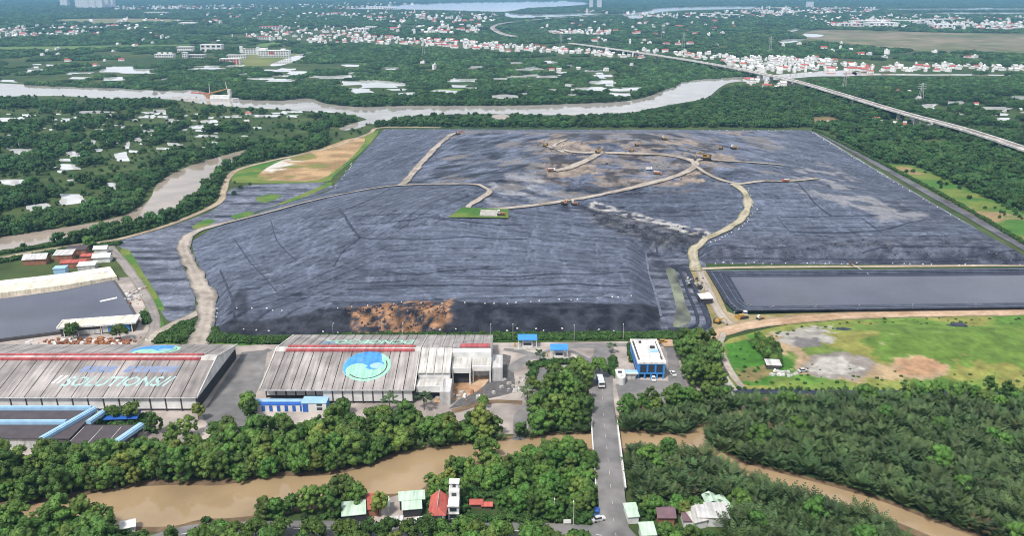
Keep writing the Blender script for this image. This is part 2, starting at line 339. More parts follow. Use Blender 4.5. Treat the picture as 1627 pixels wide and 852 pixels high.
PONDS = [(142, 226, 30, 9), (176, 225, 26, 6), (202, 231, 10, 12), (219, 222, 14, 7), (238, 223, 16, 6), (122, 248, 28, 9), (157, 239, 14, 5), (193, 249, 26, 14), (112, 265, 34, 10), (185, 296, 30, 12), (112, 316, 48, 18), (319, 202, 36, 6), (327, 216, 36, 4), (336, 193, 26, 6),
    (207, 112, 92, 9), (145, 178, 60, 6), (111, 190, 34, 6), (330, 193, 30, 5), (425, 184, 60, 4), (317, 201, 34, 4), (280, 130, 18, 5), (415, 125, 52, 4), (474, 116, 42, 6), (526, 122, 66, 6), (560, 132, 50, 8), (572, 144, 44, 8), (560, 116, 26, 4), (185, 126, 46, 4), (228, 186, 20, 4),
    (604, 134, 84, 14), (739, 127, 52, 8), (822, 121, 42, 5), (871, 121, 45, 5), (754, 106, 40, 5), (803, 153, 46, 8), (939, 141, 48, 8), (957, 130, 52, 8), (985, 150, 46, 6), (1003, 141, 38, 5), (943, 112, 30, 3), (893, 115, 22, 3), (1468, 170, 46, 10), (1508, 163, 42, 6), (1514, 181, 34, 4), (40, 240, 60, 12), (20, 190, 40, 8), (60, 330, 40, 14), (1580, 172, 60, 6), (1590, 190, 40, 6), (20, 290, 50, 10), (60, 112, 50, 5), (160, 207, 30, 4), (260, 236, 24, 5), (246, 207, 18, 4), (270, 190, 16, 4)]
_pr = random.Random(3)
for k in range(34): PONDS.append((_pr.uniform(10, 380), _pr.uniform(182, 235) if k % 2 else _pr.uniform(240, 300), _pr.uniform(8, 26), _pr.uniform(3, 6)))
PONDS = [p for p in PONDS if not (p[1] > 235 and p[0] > 330 - (p[1] - 235) * 2.2)]
for k in range(44): PONDS.append((_pr.uniform(0, 1060), _pr.uniform(98, 130), _pr.uniform(14, 50), _pr.uniform(2, 4.5)))
for k in range(16): PONDS.append((_pr.uniform(600, 1010), _pr.uniform(132, 152), _pr.uniform(14, 40), _pr.uniform(2.5, 5)))
for k in range(14): PONDS.append((_pr.uniform(0, 540), _pr.uniform(172, 186), _pr.uniform(14, 44), _pr.uniform(2.5, 4)))
for k in range(10): PONDS.append((_pr.uniform(1430, 1640), _pr.uniform(150, 192), _pr.uniform(14, 40), _pr.uniform(2.5, 5)))
PONDS = [p for p in PONDS if not (1300 < p[0] < 1640 and p[1] > 100 + (p[0] - 1145) * .262 - 14)]
for k in range(46): PONDS.append((_pr.uniform(0, 420), _pr.uniform(176, 232), _pr.uniform(6, 16), _pr.uniform(1.8, 3.6)))
for i, (x, y, ww, hh) in enumerate(PONDS):
    px = []
    for k in range(12):
        a = 2 * math.pi * k / 12 + random.uniform(-.2, .2); q = random.uniform(.6, 1.12)
        px.append((x + ww / 2 * q * math.copysign(abs(math.cos(a)) ** .42, math.cos(a)), y + hh / 2 * q * math.copysign(abs(math.sin(a)) ** .5, math.sin(a))))
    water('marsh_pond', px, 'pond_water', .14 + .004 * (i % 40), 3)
water('muddy_pond', [(780, 184), (800, 181), (812, 187), (790, 190)], 'creek_water', .14)
water('muddy_pond', [(1285, 187), (1322, 186), (1328, 191), (1295, 194)], 'creek_water', .14)

# ================================================================== LANDFILL
LF_PX = [(342, 533), (700, 531), (1051, 528), (1050, 500), (1040, 465), (1030, 430), (1026, 404), (1062, 408), (1098, 404), (1118, 419), (1400, 421), (1660, 423), (1640, 415), (1530, 352), (1400, 274), (1288, 207), (950, 206), (610, 205), (565, 255), (522, 304), (440, 327), (335, 364), (303, 384), (308, 410), (325, 440), (338, 475), (341, 505)]
LF = GP(LF_PX)
LF_BACK = GP([(610, 205), (565, 255), (522, 304), (440, 327), (335, 364), (303, 384), (308, 410)])
def h_lf(x, y):
    x = np.asarray(x, float); y = np.asarray(y, float)
    d = sdf(LF, x, y); wn = 1 - sm(430, 720, y)
    hc = 2.0 + 5.0 * wn
    z = hc * np.clip(sm(-2, 14, d) * 1.04 - .04, 0, 1) + (2.0 + 6. * wn) * sm(10, 120, d)
    z = z * (.12 + .88 * sm(0, 95, edist(LF_BACK, x, y, False)))
    z = z + (fbm(x / 60, y / 60, 5, 3) - .5) * 4.0 * sm(12, 60, d) * sm(0, 95, edist(LF_BACK, x, y, False))
    return np.where(d < 0, d * .6, np.maximum(z, d * .15))
def GL(px, py):
    z = 0.0
    for k in range(14):
        x, y = G(px, py, z); z += .6 * (max(float(h_lf(np.array([x]), np.array([y]))[0]), 0.) - z)
    return (x, y)
def GLP(pts):
    a = np.array(pts, float); z = np.zeros(len(a))
    for k in range(14):
        x, y = G(a[:, 0], a[:, 1], z); z = z + .6 * (np.maximum(h_lf(x, y), 0) - z)
    return [(float(p), float(q)) for p, q in zip(x, y)]
LROADS = [(GLP(p), w_) for p, w_ in [([(308, 562), (324, 520), (330, 495), (327, 470), (313, 440), (298, 412), (291, 390), (305, 372), (350, 357), (430, 337), (520, 314), (600, 299), (660, 294), (735, 293), (768, 298), (778, 305), (764, 316), (744, 329), (762, 334), (830, 329), (890, 321), (940, 313), (1010, 297), (1070, 282), (1102, 267), (1100, 256), (1060, 247), (1000, 244), (955, 243), (900, 240), (866, 232)], 9), ([(640, 294), (690, 237), (730, 210)], 7), ([(955, 243), (902, 267), (880, 272)], 6), ([(1100, 256), (1150, 256), (1245, 263)], 4), ([(1100, 400), (1116, 386), (1150, 367), (1176, 350), (1188, 330), (1184, 308), (1168, 294)], 6), ([(1160, 294), (1240, 289), (1300, 284)], 4), ([(1102, 262), (1150, 288), (1175, 293)], 3)]]
def build_landfill():
    xs0, ys0 = np.array(LF).min(0) - 6; xs1, ys1 = np.array(LF).max(0) + 6
    ys = [ys0]
    while ys[-1] < ys1: ys.append(ys[-1] + .95 + (ys[-1] - ys0) / 560. * 1.3)
    ys = np.array(ys); xs = np.arange(xs0, xs1, 1.25)
    X, Y = np.meshgrid(xs, ys); x = X.ravel(); y = Y.ravel()
    d = sdf(LF, x, y); z = h_lf(x, y)
    # folds and wrinkles in the sheet
    n1 = fbm(x / 9, y / 7, 11, 4); n2 = fbm(x / 34, y / 5, 21, 4); n3 = fbm(x / 4, y / 4, 31, 3)
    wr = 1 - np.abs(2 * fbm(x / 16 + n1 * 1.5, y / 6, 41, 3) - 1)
    P = {k: GLP(v) for k, v in dict(
        slope=[(330, 540), (342, 520), (400, 512), (480, 500), (560, 489), (640, 481), (718, 478), (800, 482), (900, 480), (1000, 484), (1046, 488), (1054, 535)],
        brown=[(540, 489), (600, 484), (650, 480), (716, 478), (712, 498), (704, 530), (580, 530), (556, 508)],
        rubble=[(930, 331), (1000, 341), (1060, 355), (1120, 370), (1128, 378), (1105, 394), (1060, 392), (985, 374), (945, 352)],
        lower=[(1112, 420), (1660, 425), (1600, 392), (1500, 377), (1400, 379), (1180, 374), (1140, 392)],
        plateau=[(660, 290), (720, 208), (1240, 208), (1250, 280), (1150, 292), (1080, 285), (940, 320), (780, 330), (790, 300)],
        spill=[(940, 320), (985, 333), (1060, 352), (1115, 365), (1130, 374), (1118, 379), (1050, 358), (980, 342), (940, 330)],
        patch=[(365, 487), (380, 460), (394, 460), (393, 500), (360, 502)],
        soil1=[(870, 268), (905, 260), (940, 262), (935, 276), (900, 282), (875, 280)], soil2=[(1075, 285), (1100, 270), (1112, 290), (1085, 293)],
        soil3=[(1040, 226), (1095, 222), (1110, 228), (1060, 231)], soil4=[(860, 222), (890, 222), (960, 243), (890, 246)], soil5=[(1150, 210), (1195, 210), (1180, 214), (1155, 213)],
        dusty=[(780, 292), (830, 270), (870, 290), (860, 318), (790, 325)], east=[(1250, 270), (1320, 262), (1420, 320), (1480, 345), (1420, 352), (1330, 330), (1270, 300)], soil6=[(1110, 248), (1145, 243), (1165, 253), (1120, 258)]).items()}
    def M_(k, soft=3., am=6.):
        dd = sdf(P[k], x, y) + (n1 - .5) * am + (n3 - .5) * am * .5
        return sm(-soft, soft, dd)
    # strips of sheet laid side by side, each with its own dust
    west = sm(20, -60, x + (y - 400) * .2)
    cx_ = np.array([(-150, 420), (-90, 520), (0, 400), (60, 480), (-20, 600), (150, 620), (40, 740), (250, 560), (330, 640), (-110, 760), (200, 800), (380, 480)]); zi = np.argmin((x[:, None] + (n1[:, None] - .5) * 14 - cx_[None, :, 0]) ** 2 + 1.6 * (y[:, None] - cx_[None, :, 1]) ** 2, 1); rot = np.array([.9, 1.1, .04, -.06, .55, -.35, .15, .02, -.5, 1.2, -.1, .0])[zi]; u = x * np.cos(rot) + y * np.sin(rot); v_ = -x * np.sin(rot) + y * np.cos(rot)
    uu = u + (n1 - .5) * 2; vv = v_ + (fbm(x / 70, y / 70, 48, 2) - .5) * 10
    pan = _hash(np.floor(vv / 7.5).astype(np.int64), np.floor((uu + 13 * np.floor(vv / 7.5)) / 55).astype(np.int64), 3)
    seam = np.minimum(np.abs((vv / 7.5) % 1), 1 - np.abs((vv / 7.5) % 1)) * 7.5
    blot0 = fbm(x / 13, y / 9, 53, 4); streak = fbm(u / 42, v_ / 3.0, 51, 4); drip = fbm(x / 2.2, y / 18, 61, 3)
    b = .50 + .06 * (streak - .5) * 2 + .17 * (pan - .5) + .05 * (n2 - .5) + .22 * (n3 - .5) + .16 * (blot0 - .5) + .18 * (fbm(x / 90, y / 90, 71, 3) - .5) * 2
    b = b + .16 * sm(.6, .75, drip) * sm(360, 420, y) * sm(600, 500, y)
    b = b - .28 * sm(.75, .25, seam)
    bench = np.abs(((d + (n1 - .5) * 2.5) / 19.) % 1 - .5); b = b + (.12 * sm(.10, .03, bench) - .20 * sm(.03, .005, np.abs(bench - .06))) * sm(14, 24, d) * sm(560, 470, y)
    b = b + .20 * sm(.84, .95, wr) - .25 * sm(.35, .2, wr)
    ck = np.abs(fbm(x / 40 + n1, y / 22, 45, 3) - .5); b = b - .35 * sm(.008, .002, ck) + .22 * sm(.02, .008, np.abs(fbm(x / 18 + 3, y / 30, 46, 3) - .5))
    p_ = M_('plateau', 8, 30); blot = fbm(x / 14, y / 11, 81, 4)
    b = b + p_ * ((blot - .5) * 1.5 + .05)
    b = np.clip(.44 + (b - .42) * 1.35, .0, 1.3)
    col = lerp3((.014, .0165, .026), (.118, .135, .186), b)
    dust = sm(.54, .66, fbm(x / 22, y / 14, 91, 5)) * p_ * .6
    col = col * (1 - dust[:, None]) + np.array((.20, .18, .165)) * dust[:, None]
    CH_ = GLP([(850, 214), (1000, 212), (1130, 218), (1170, 258), (1100, 296), (960, 304), (860, 290)]); churn = sm(-10, 10, sdf(CH_, x, y) + (n1 - .5) * 30); cb = fbm(x / 13, y / 7, 111, 5); ct = fbm(x / 18 + 5, y / 9, 112, 5)
    def over(msk, c):
        nonlocal col
        col = col * (1 - msk[:, None]) + c * msk[:, None]
    over(churn * sm(.52, .60, cb) * .8, lerp3((.11, .09, .078), (.27, .22, .18), np.clip(n3 * 1.6 - .3, 0, 1))); over(churn * sm(.55, .62, ct) * .85, lerp3((.012, .012, .016), (.06, .055, .055), n3))
    dk = lerp3((.008, .009, .014), (.035, .038, .052), np.clip((n3 - .35) * 2.2 + .5 * sm(.84, .95, wr), 0, 1))
    over(M_('slope', 1.0, 2.) * .97, dk); over(M_('patch', 1, 1.) * .8, dk); over(M_('rubble', 4, 10) * .85, lerp3((.012, .012, .016), (.12, .12, .135), np.clip((n3 - .3) * 2, 0, 1) ** 1.6))
    lw = M_('lower', 5, 14); over(lw * .6, lerp3((.018, .02, .028), (.13, .14, .18), np.clip((n3 - .3) * 1.6 + (n2 - .5), 0, 1)))
    bm = M_('brown', 1.5, 6) * sm(.43, .50, .6 * fbm(x / 6 + n1 * 2, y / 4, 101, 4) + .4 * fbm(x / 1.7, y / 3, 102, 3)); over(bm, lerp3((.06, .032, .018), (.34, .185, .10), np.clip(n3 * 2.2 - .6 + (n1 - .5), 0, 1)))
    over(M_('spill', 1.5, 5) * sm(.4, .6, n3) * .8, lerp3((.3, .28, .27), (.5, .48, .46), n3))
    for k in ('soil1', 'soil2', 'soil3', 'soil4', 'soil5', 'soil6'): over(M_(k, 2, 22) * .85, lerp3((.10, .08, .07), (.34, .27, .21), np.clip(n3 * 1.5 - .2, 0, 1)))
    over(M_('dusty', 8, 26) * sm(.45, .6, blot) * .55, lerp3((.22, .22, .24), (.4, .4, .4), n3)); over(M_('east', 10, 26) * sm(.5, .62, blot) * .6, lerp3((.2, .19, .2), (.36, .35, .35), n3))
    rough_amt = .35 + .9 * (M_('rubble') + lw * .5 + M_('slope') * .3 + p_ * .3)
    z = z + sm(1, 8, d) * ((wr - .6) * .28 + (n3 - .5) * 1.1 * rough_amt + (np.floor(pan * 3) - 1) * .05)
    for rp, rw in LROADS:
        rd = edist([tuple(q) for q in rp], x, y, False); kk = rd < rw / 2 + 4
        z[kk] = np.where(rd[kk] < rw / 2 + 1.5, np.minimum(z[kk], np.maximum(h_lf(x[kk], y[kk]), 0) - .05), z[kk])
    keep = d > -5; W = len(xs); H = len(ys)
    q = np.arange(W * H).reshape(H, W); F = np.stack([q[:-1, :-1], q[:-1, 1:], q[1:, 1:], q[1:, :-1]], -1).reshape(-1, 4)
    F = F[keep[F].all(1)]; used = np.unique(F); mp_ = np.full(W * H, -1); mp_[used] = np.arange(len(used))
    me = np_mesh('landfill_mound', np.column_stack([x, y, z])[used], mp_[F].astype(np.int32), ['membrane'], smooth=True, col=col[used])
    return link('landfill_mound', me)
landfill = tag(build_landfill(), kind='structure')
def seam(pts, r, name='membrane_seam', m='membrane_plain'):
    o, _ = ribbon(name, GLP(pts), r * 2, m, h_lf, .12, cross=2, step=2.5, parent=landfill, crown=r * .9, wob=.3, seed=len(bpy.data.objects)); return o
for pts, r in [([(572, 379), (650, 381), (760, 378), (860, 380)], .45), ([(540, 335), (556, 358), (572, 379)], .9), ([(572, 355), (600, 356), (760, 355), (830, 358)], .4),
               ([(572, 379), (545, 400), (530, 425)], .3), ([(590, 455), (680, 454), (780, 455), (900, 452), (1000, 455)], .4), ([(430, 350), (440, 382), (470, 412)], .3), ([(372, 380), (400, 420), (440, 465)], .3),
               ([(1265, 288), (1290, 318), (1322, 344)], .5), ([(1240, 345), (1322, 344), (1400, 343)], .3), ([(1235, 345), (1255, 369)], .3), ([(1255, 369), (1340, 371), (1420, 362), (1470, 350)], .5), ([(1370, 348), (1400, 370)], .4),
               ([(1120, 397), (1200, 396), (1260, 392)], .5), ([(1370, 403), (1400, 394), (1450, 392), (1580, 393)], .5), ([(1150, 410), (1300, 412), (1500, 411), (1640, 412)], .45), ([(1040, 375), (1046, 410)], .4), ([(600, 430), (660, 437), (720, 430), (800, 428)], .3),
               ([(700, 440), (900, 436), (1000, 432)], .3), ([(560, 345), (640, 340), (700, 346)], .3), ([(350, 430), (368, 475), (372, 505)], .5), ([(620, 300), (560, 330), (480, 348)], .3), ([(940, 345), (1010, 375), (1035, 400)], .3)]:
    seam(pts, r)

# ---- low lined ground round the mound
def membrane_col(lo=(.026, .029, .041), hi=(.17, .185, .235), bias=.4):
    def f(x, y, poly):
        st = fbm(x / 28, y / 3.5, 7, 4); n = fbm(x / 6, y / 6, 8, 4); wv = 1 - np.abs(2 * fbm(x / 14, y / 5, 9, 3) - 1)
        b = np.clip(bias + (st - .5) * 1.6 + (n - .5) * .8 + .35 * sm(.85, .95, wv), 0, 1.2); return lerp3(lo, hi, b)
    return f
sheet('liner_west', [(182, 384), (230, 372), (290, 353), (345, 330), (362, 304), (400, 294), (512, 290), (522, 302), (440, 326), (380, 346), (305, 372), (286, 392), (290, 420), (303, 445), (310, 478), (304, 500), (272, 512), (252, 490), (222, 440), (200, 400)], .10, 'membrane', 1.6, membrane_col(), smooth=3)
sheet('liner_valley', [(1020, 400), (1110, 402), (1122, 430), (1132, 470), (1134, 520), (1108, 532), (1040, 532), (1046, 480)], .09, 'membrane', 1.6, membrane_col(bias=.3), smooth=2)
def grass_col(a=(.055, .14, .025), b=(.13, .17, .035), c=(.25, .18, .09), t=.68):
    def f(x, y, poly):
        n = fbm(x / 20, y / 14, 15, 4); m = fbm(x / 6, y / 5, 16, 4); col = lerp3(a, b, sm(.35, .65, n)); k = sm(t, t + .1, fbm(x / 26, y / 18, 19, 4)); col = col * (1 - k[:, None]) + np.array(c) * k[:, None]
        return col * (.75 + .5 * m)[:, None]
    return f
for px, st in [([(190, 398), (206, 398), (228, 435), (246, 462), (262, 492), (248, 490), (226, 458), (205, 425)], 1.5), ([(405, 315), (430, 308), (448, 312), (420, 322)], 1.5), ([(368, 343), (395, 336), (404, 340), (375, 348)], 1.5), ([(305, 360), (330, 348), (342, 352), (315, 364)], 1.5), ([(440, 325), (500, 300), (520, 290), (527, 294), (470, 318)], 1.5),
               ([(228, 490), (250, 496), (262, 520), (240, 522)], 1.5), ([(244, 548), (256, 533), (290, 513), (318, 512), (312, 528), (290, 546)], 1.5), ([(325, 546), (340, 500), (350, 535), (440, 540), (440, 546)], 1.5), ([(340, 537), (1060, 531), (1120, 528), (1120, 535), (1050, 540), (800, 543), (560, 540), (440, 545)], 2.)]:
    sheet('grass_verge', px, .16, 'attr', st, grass_col(t=.9), smooth=2)
FIELD, _ = sheet('grass_field_west', [(368, 288), (374, 273), (400, 264), (430, 257), (520, 238), (575, 216), (602, 206), (590, 226), (560, 254), (530, 280), (512, 290), (400, 291)], .2, 'attr', 2.5, grass_col(t=.9), smooth=2)
def dry_col(x, y, poly):
    n = fbm(x / 22, y / 16, 25, 4); m = fbm(x / 7, y / 6, 26, 4); c = lerp3((.24, .16, .075), (.42, .28, .15), sm(.3, .7, n)); k = sm(.6, .66, fbm(x / 24, y / 22, 27, 4)); c = c * (1 - k[:, None]) + np.array((.17, .17, .05)) * k[:, None]
    k = sm(-3, 3, sdf(GP([(408, 271), (428, 259), (462, 254), (456, 266), (426, 273)]), x, y) + (m - .5) * 30); c = c * (1 - k[:, None]) + np.array((.5, .47, .43)) * k[:, None]
    return c * (.8 + .4 * m)[:, None]
sheet('dry_soil_patch', [(408, 283), (425, 266), (465, 248), (520, 232), (556, 220), (580, 219), (570, 238), (545, 262), (505, 286), (440, 287)], .24, 'attr', 2.5, dry_col, smooth=3)

# ---- east field with its rubble, basin and drains
EF = [(1150, 546), (1190, 531), (1250, 517), (1350, 508), (1450, 504), (1680, 500), (1690, 624), (1420, 622), (1176, 620), (1160, 592)]
def h_ef(x, y):
    d = sdf(EFw, x, y); cx, cy = G(1440, 545)
    return .14 + sm(0, 25, d) * (3.2 * np.exp(-(((x - cx) / 42) ** 2 + ((y - cy) / 24) ** 2)) + (fbm(x / 18, y / 14, 33, 3) - .5) * .9 + .4)
EFw = smooth_poly(GP(EF), 3)
def ef_col(x, y, poly):
    n = fbm(x / 24, y / 16, 35, 4); m = fbm(x / 4, y / 4, 36, 4); lush = sm(.45, .6, fbm(x / 30, y / 22, 37, 3))
    c = lerp3((.21, .21, .055), (.085, .18, .03), np.clip(lush * .9 + (n - .5) * 1.6, 0, 1))
    m2 = fbm(x / 2.2, y / 2.2, 38, 3)
    def poly_m(px, soft, am): return sm(.42, .58, sm(-7, 6, sdf(GP(px), x, y) + (n - .5) * am * 1.5) + (m - .5) * .9 + (m2 - .5) * .7)
    for px, cc, s_, a_ in [([(1152, 548), (1195, 532), (1250, 560), (1255, 580), (1230, 612), (1176, 616)], (.05, .15, .02), 4, 8), ([(1370, 525), (1460, 515), (1640, 520), (1640, 590), (1480, 582), (1380, 575)], (.10, .17, .03), 6, 24),
                           ([(1220, 535), (1245, 560), (1290, 592), (1340, 606), (1400, 598), (1490, 596), (1495, 585), (1460, 580), (1360, 590), (1300, 575), (1260, 545)], (.34, .25, .15), 1.2, 12),
                           ([(1250, 533), (1300, 525), (1330, 545), (1320, 555), (1262, 553)], (.30, .28, .25), 1., 12), ([(1285, 565), (1345, 560), (1385, 578), (1365, 598), (1310, 600), (1290, 585)], (.22, .195, .175), 1., 12), ([(1262, 542), (1300, 545), (1315, 555), (1270, 558)], (.14, .13, .13), 1, 8),
                           ([(1310, 570), (1345, 575), (1350, 588), (1320, 592)], (.34, .32, .29), .8, 14), ([(1430, 582), (1485, 579), (1494, 588), (1470, 596), (1430, 592)], (.33, .20, .115), 1.2, 6), ([(1180, 590), (1215, 588), (1218, 604), (1180, 606)], (.17, .14, .06), 3, 5)]:
        k = poly_m(px, s_, a_); c = c * (1 - k[:, None]) + np.array(cc) * k[:, None]
    return c * (.5 + 1.0 * m)[:, None]
sheet('grass_field_east', EFw, .14, 'attr', 1.3, ef_col, world=True, zf=h_ef)
ribbon('black_drain', GP([(1163, 622), (1300, 624), (1450, 625), (1690, 627)]), 3.4, 'membrane_plain', 0, .2, wob=.05)
ribbon('concrete_channel', GP([(1138, 582), (1150, 602), (1164, 622)]), 4, 'rubble', 0, .25, wob=.03)
sheet('dry_verge', [(1092, 432), (1122, 430), (1150, 482), (1168, 500), (1260, 498), (1420, 496), (1420, 503), (1300, 506), (1200, 520), (1140, 532), (1128, 500), (1112, 462)], .13, 'attr', 1.8, lambda x, y, p: lerp3((.16, .14, .045), (.34, .27, .16), np.clip(fbm(x / 8, y / 8, 44, 4) * 1.8 - .4, 0, 1)), smooth=2)
def basin():
    rings = [([(1121, 430), (1152, 482), (1168, 498), (1400, 495), (1700, 491), (1700, 425), (1400, 428)], .1), ([(1125, 430.5), (1157, 481), (1172, 494), (1400, 491), (1700, 487), (1700, 426.5), (1400, 429)], 2.2), ([(1135, 432), (1165, 480), (1180, 491.5), (1400, 489), (1700, 485), (1700, 428), (1400, 430.5)], 2.2), ([(1160, 439.5), (1184, 480), (1196, 486.5), (1400, 484), (1700, 480), (1700, 433), (1400, 436)], .45)]
    V = []; F = []; n = len(smooth_poly(rings[0][0], 1)) * 6
    for px, z in rings:
        w_ = GP(px, z); w_ = [tuple(np.array(w_[k]) * (1 - t / 6) + np.array(w_[(k + 1) % len(w_)]) * t / 6) for k in range(len(w_)) for t in range(6)]
        V += [(a, b, z) for a, b in w_]
    n = len(V) // 4
    for r in range(3):
        for k in range(n): F.append((r * n + k, r * n + (k + 1) % n, (r + 1) * n + (k + 1) % n, (r + 1) * n + k))
    mb = MB(); mb.add(V, F); o = mb.build('lined_basin_bank', ['membrane_plain']); tag(o, kind='structure')
    for r_, f_, m_, w_ in ((2, .35, 'membrane_lap', .5), (2, .7, 'membrane_lap', .35), (1, .5, 'membrane_lap', .7), (0, .6, 'membrane_lap', .35)):
        A = np.array(V[r_ * n:(r_ + 1) * n]); B = np.array(V[(r_ + 1) * n:(r_ + 2) * n]); L_ = A * (1 - f_) + B * f_; L_ = np.vstack([L_, L_[:1]]); Q = MB()
        for k in range(n):
            p_, q_ = Vector(L_[k]) + Vector((0, 0, .04)), Vector(L_[k + 1]) + Vector((0, 0, .04)); Q.bar(p_, q_, w_ / 3, 4)
        Q.build('liner_fold', m_, o)
    for k in range(9):
        a_ = Vector(V[1 * n + 7 + k * 2]); b_ = Vector(V[3 * n + 7 + k * 2]); MB().bar(a_ + Vector((0, 0, .1)), b_ + Vector((0, 0, .1)), .12, 5).build('liner_weight', 'rubble', o)
    sheet('basin_pool', [(1159, 439), (1183, 480.5), (1196, 487), (1400, 484.5), (1700, 480.5), (1700, 432.5), (1400, 435.5)], .5, 'basin_water')
basin()
t = thing('pump_frame', 'small dark pump frame with sloping pipe on the road above the basin', 'pump', (*G(1352, 424), .3))
for q in (-1, 1): MB().bar((q * 1.2, 0, 0), (0, 0, 3.4), .16, 5).build('leg', 'rust', t)
MB().box(0, 0, 1.2, 1.2, 1, 1.).build('pump_body', 'steel_dark', t); MB().bar((0, -.4, 1.6), (3.5, -15, .7), .18, 6).build('pipe', 'tin_grey', t)
sheet('silt_pond', [(1058, 428), (1072, 428), (1080, 450), (1090, 485), (1098, 510), (1070, 520), (1074, 490), (1066, 455)], .2, 'attr', 1.4, lambda x, y, p: lerp3((.05, .055, .055), (.22, .24, .17), np.clip(fbm(x / 9, y / 9, 47, 4) * 2 - .5, 0, 1)), smooth=3)
for pts, wd in [([(1076, 427), (1092, 430), (1104, 460), (1118, 490), (1126, 515), (1112, 526)], 2.6), ([(1066, 424), (1080, 432), (1094, 470), (1108, 505), (1100, 522), (1062, 525)], 1.6)]:
    ribbon('liner_berm', GP(pts), wd, 'membrane_plain', 0, .25, crown=1.0, wob=.1)
ribbon('chalky_gully', [*GP([(1026, 404), (1032, 440), (1042, 470), (1050, 505)])], 1.0, 'membrane_lap', 0, .5, wob=.5)

# ================================================================== ROADS
def dirt(a=(.26, .22, .18), b=(.40, .35, .30), e=(.16, .15, .10)):
    def f(x, y, u, t):
        n = fbm(x / 10, y / 10, 55, 4); m = fbm(x / 3, y / 3, 56, 3); c = lerp3(np.array(a) * .8, b, np.clip(n * 1.8 - .4 + .3 * (1 - np.abs(np.abs(u) - .45) * 2.5) + (m - .5) * .8, 0, 1)); k = sm(.62, .98, np.abs(u) + (m - .5) * .7) * .8
        return c * (1 - k[:, None]) + np.array(e) * k[:, None]
    return f
def lroad(pts, width, name='haul_road', **k):
    k.setdefault('e', (.075, .075, .08))
    P = GLP(pts); o, c = ribbon(name, P, width, 'attr', lambda x, y: np.maximum(h_lf(x, y), 0), .55, colf=dirt(**k), cross=8, step=1.6, seed=len(ALLROADS), wob=.3); ALLROADS.append((c, width if not hasattr(width, '__len__') else max(width))); return o
lroad([(308, 562), (316, 545), (324, 520), (330, 495), (327, 470), (313, 440), (298, 412), (291, 390), (305, 372), (350, 357), (430, 337), (520, 314), (600, 299), (660, 294), (735, 293), (768, 298), (778, 305), (764, 316), (744, 329), (762, 334), (830, 329), (890, 321), (940, 313), (1010, 297), (1070, 282), (1102, 267), (1100, 256), (1060, 247), (1000, 244), (955, 243), (900, 240), (866, 232)], [9, 8.5, 7.5, 6.5, 3.5, 3.5, 3.8, 4, 5, 6, 5, 4])
lroad([(640, 294), (665, 265), (690, 237), (713, 217), (730, 210)], 7)
lroad([(955, 243), (928, 257), (902, 267), (880, 272)], 6)
lroad([(1100, 256), (1150, 256), (1200, 259), (1245, 263)], 4)
lroad([(1102, 262), (1120, 275), (1150, 288), (1175, 293)], 3)
lroad([(1106, 432), (1103, 415), (1100, 400), (1116, 386), (1150, 367), (1176, 350), (1188, 330), (1184, 308), (1168, 294)], 5.5, a=(.27, .24, .16), b=(.40, .35, .27), e=(.13, .15, .05))
lroad([(1160, 294), (1190, 291), (1240, 289), (1300, 284)], 3.5, a=(.25, .2, .12))
lroad([(900, 222), (880, 232), (895, 243)], 4)
def groad(pts, width, name='dirt_road', z=.3, **k):
    o, c = ribbon(name, GP(pts), width, 'attr', 0, z, colf=dirt(**k), cross=6, step=3, seed=len(ALLROADS)); ALLROADS.append((c, width)); return o
groad([(1098, 428), (1200, 425.5), (1400, 424), (1700, 422)], 3.6, a=(.33, .27, .19), b=(.44, .36, .27))
groad([(1112, 431), (1124, 458), (1136, 485), (1152, 508), (1175, 526)], 5, z=.28)
groad([(1050, 546), (1110, 541), (1150, 528), (1190, 518), (1240, 511), (1330, 503.5), (1450, 499.5), (1700, 495)], 9, a=(.38, .24, .14), b=(.50, .36, .25), z=.34)
groad([(1150, 530), (1144, 550), (1152, 575), (1166, 600), (1180, 617)], 3.2, z=.4)
groad([(1288, 210), (1400, 278.5), (1530, 357), (1700, 460)], 8, a=(.16, .165, .185), b=(.28, .285, .31), e=(.06, .07, .08), z=.32, name='perimeter_road')
groad([(1300, 209), (1420, 276), (1530, 338), (1700, 436)], 8, a=(.07, .07, .08), b=(.15, .15, .165), e=(.05, .06, .03), z=.30, name='perimeter_road')
groad([(-80, 425), (97, 394), (168, 385), (215, 374), (270, 357), (322, 336), (350, 320), (356, 302), (362, 285), (378, 270), (430, 256), (520, 236), (585, 213), (606, 203), (700, 203)], 5, a=(.26, .20, .14), b=(.42, .34, .25))
groad([(168, 386), (185, 405), (205, 430), (228, 465), (245, 505), (243, 530), (225, 550)], 5, a=(.2, .18, .17), b=(.30, .27, .25), z=.33)
groad([(326, 492), (300, 505), (265, 522), (245, 535), (232, 552)], 5.5, z=.36)
sheet('platform_grass', GLP([(712, 347), (734, 331), (808, 334), (808, 348)]), 9, 'attr', 1.5, grass_col(t=.9), world=True, zf=lambda x, y: h_lf(x, y) + .7)
sheet('platform_slab', GLP([(762, 345), (764, 335), (790, 336), (790, 346)]), 9, 'rubble', 2, None, world=True, zf=lambda x, y: h_lf(x, y) + .9)

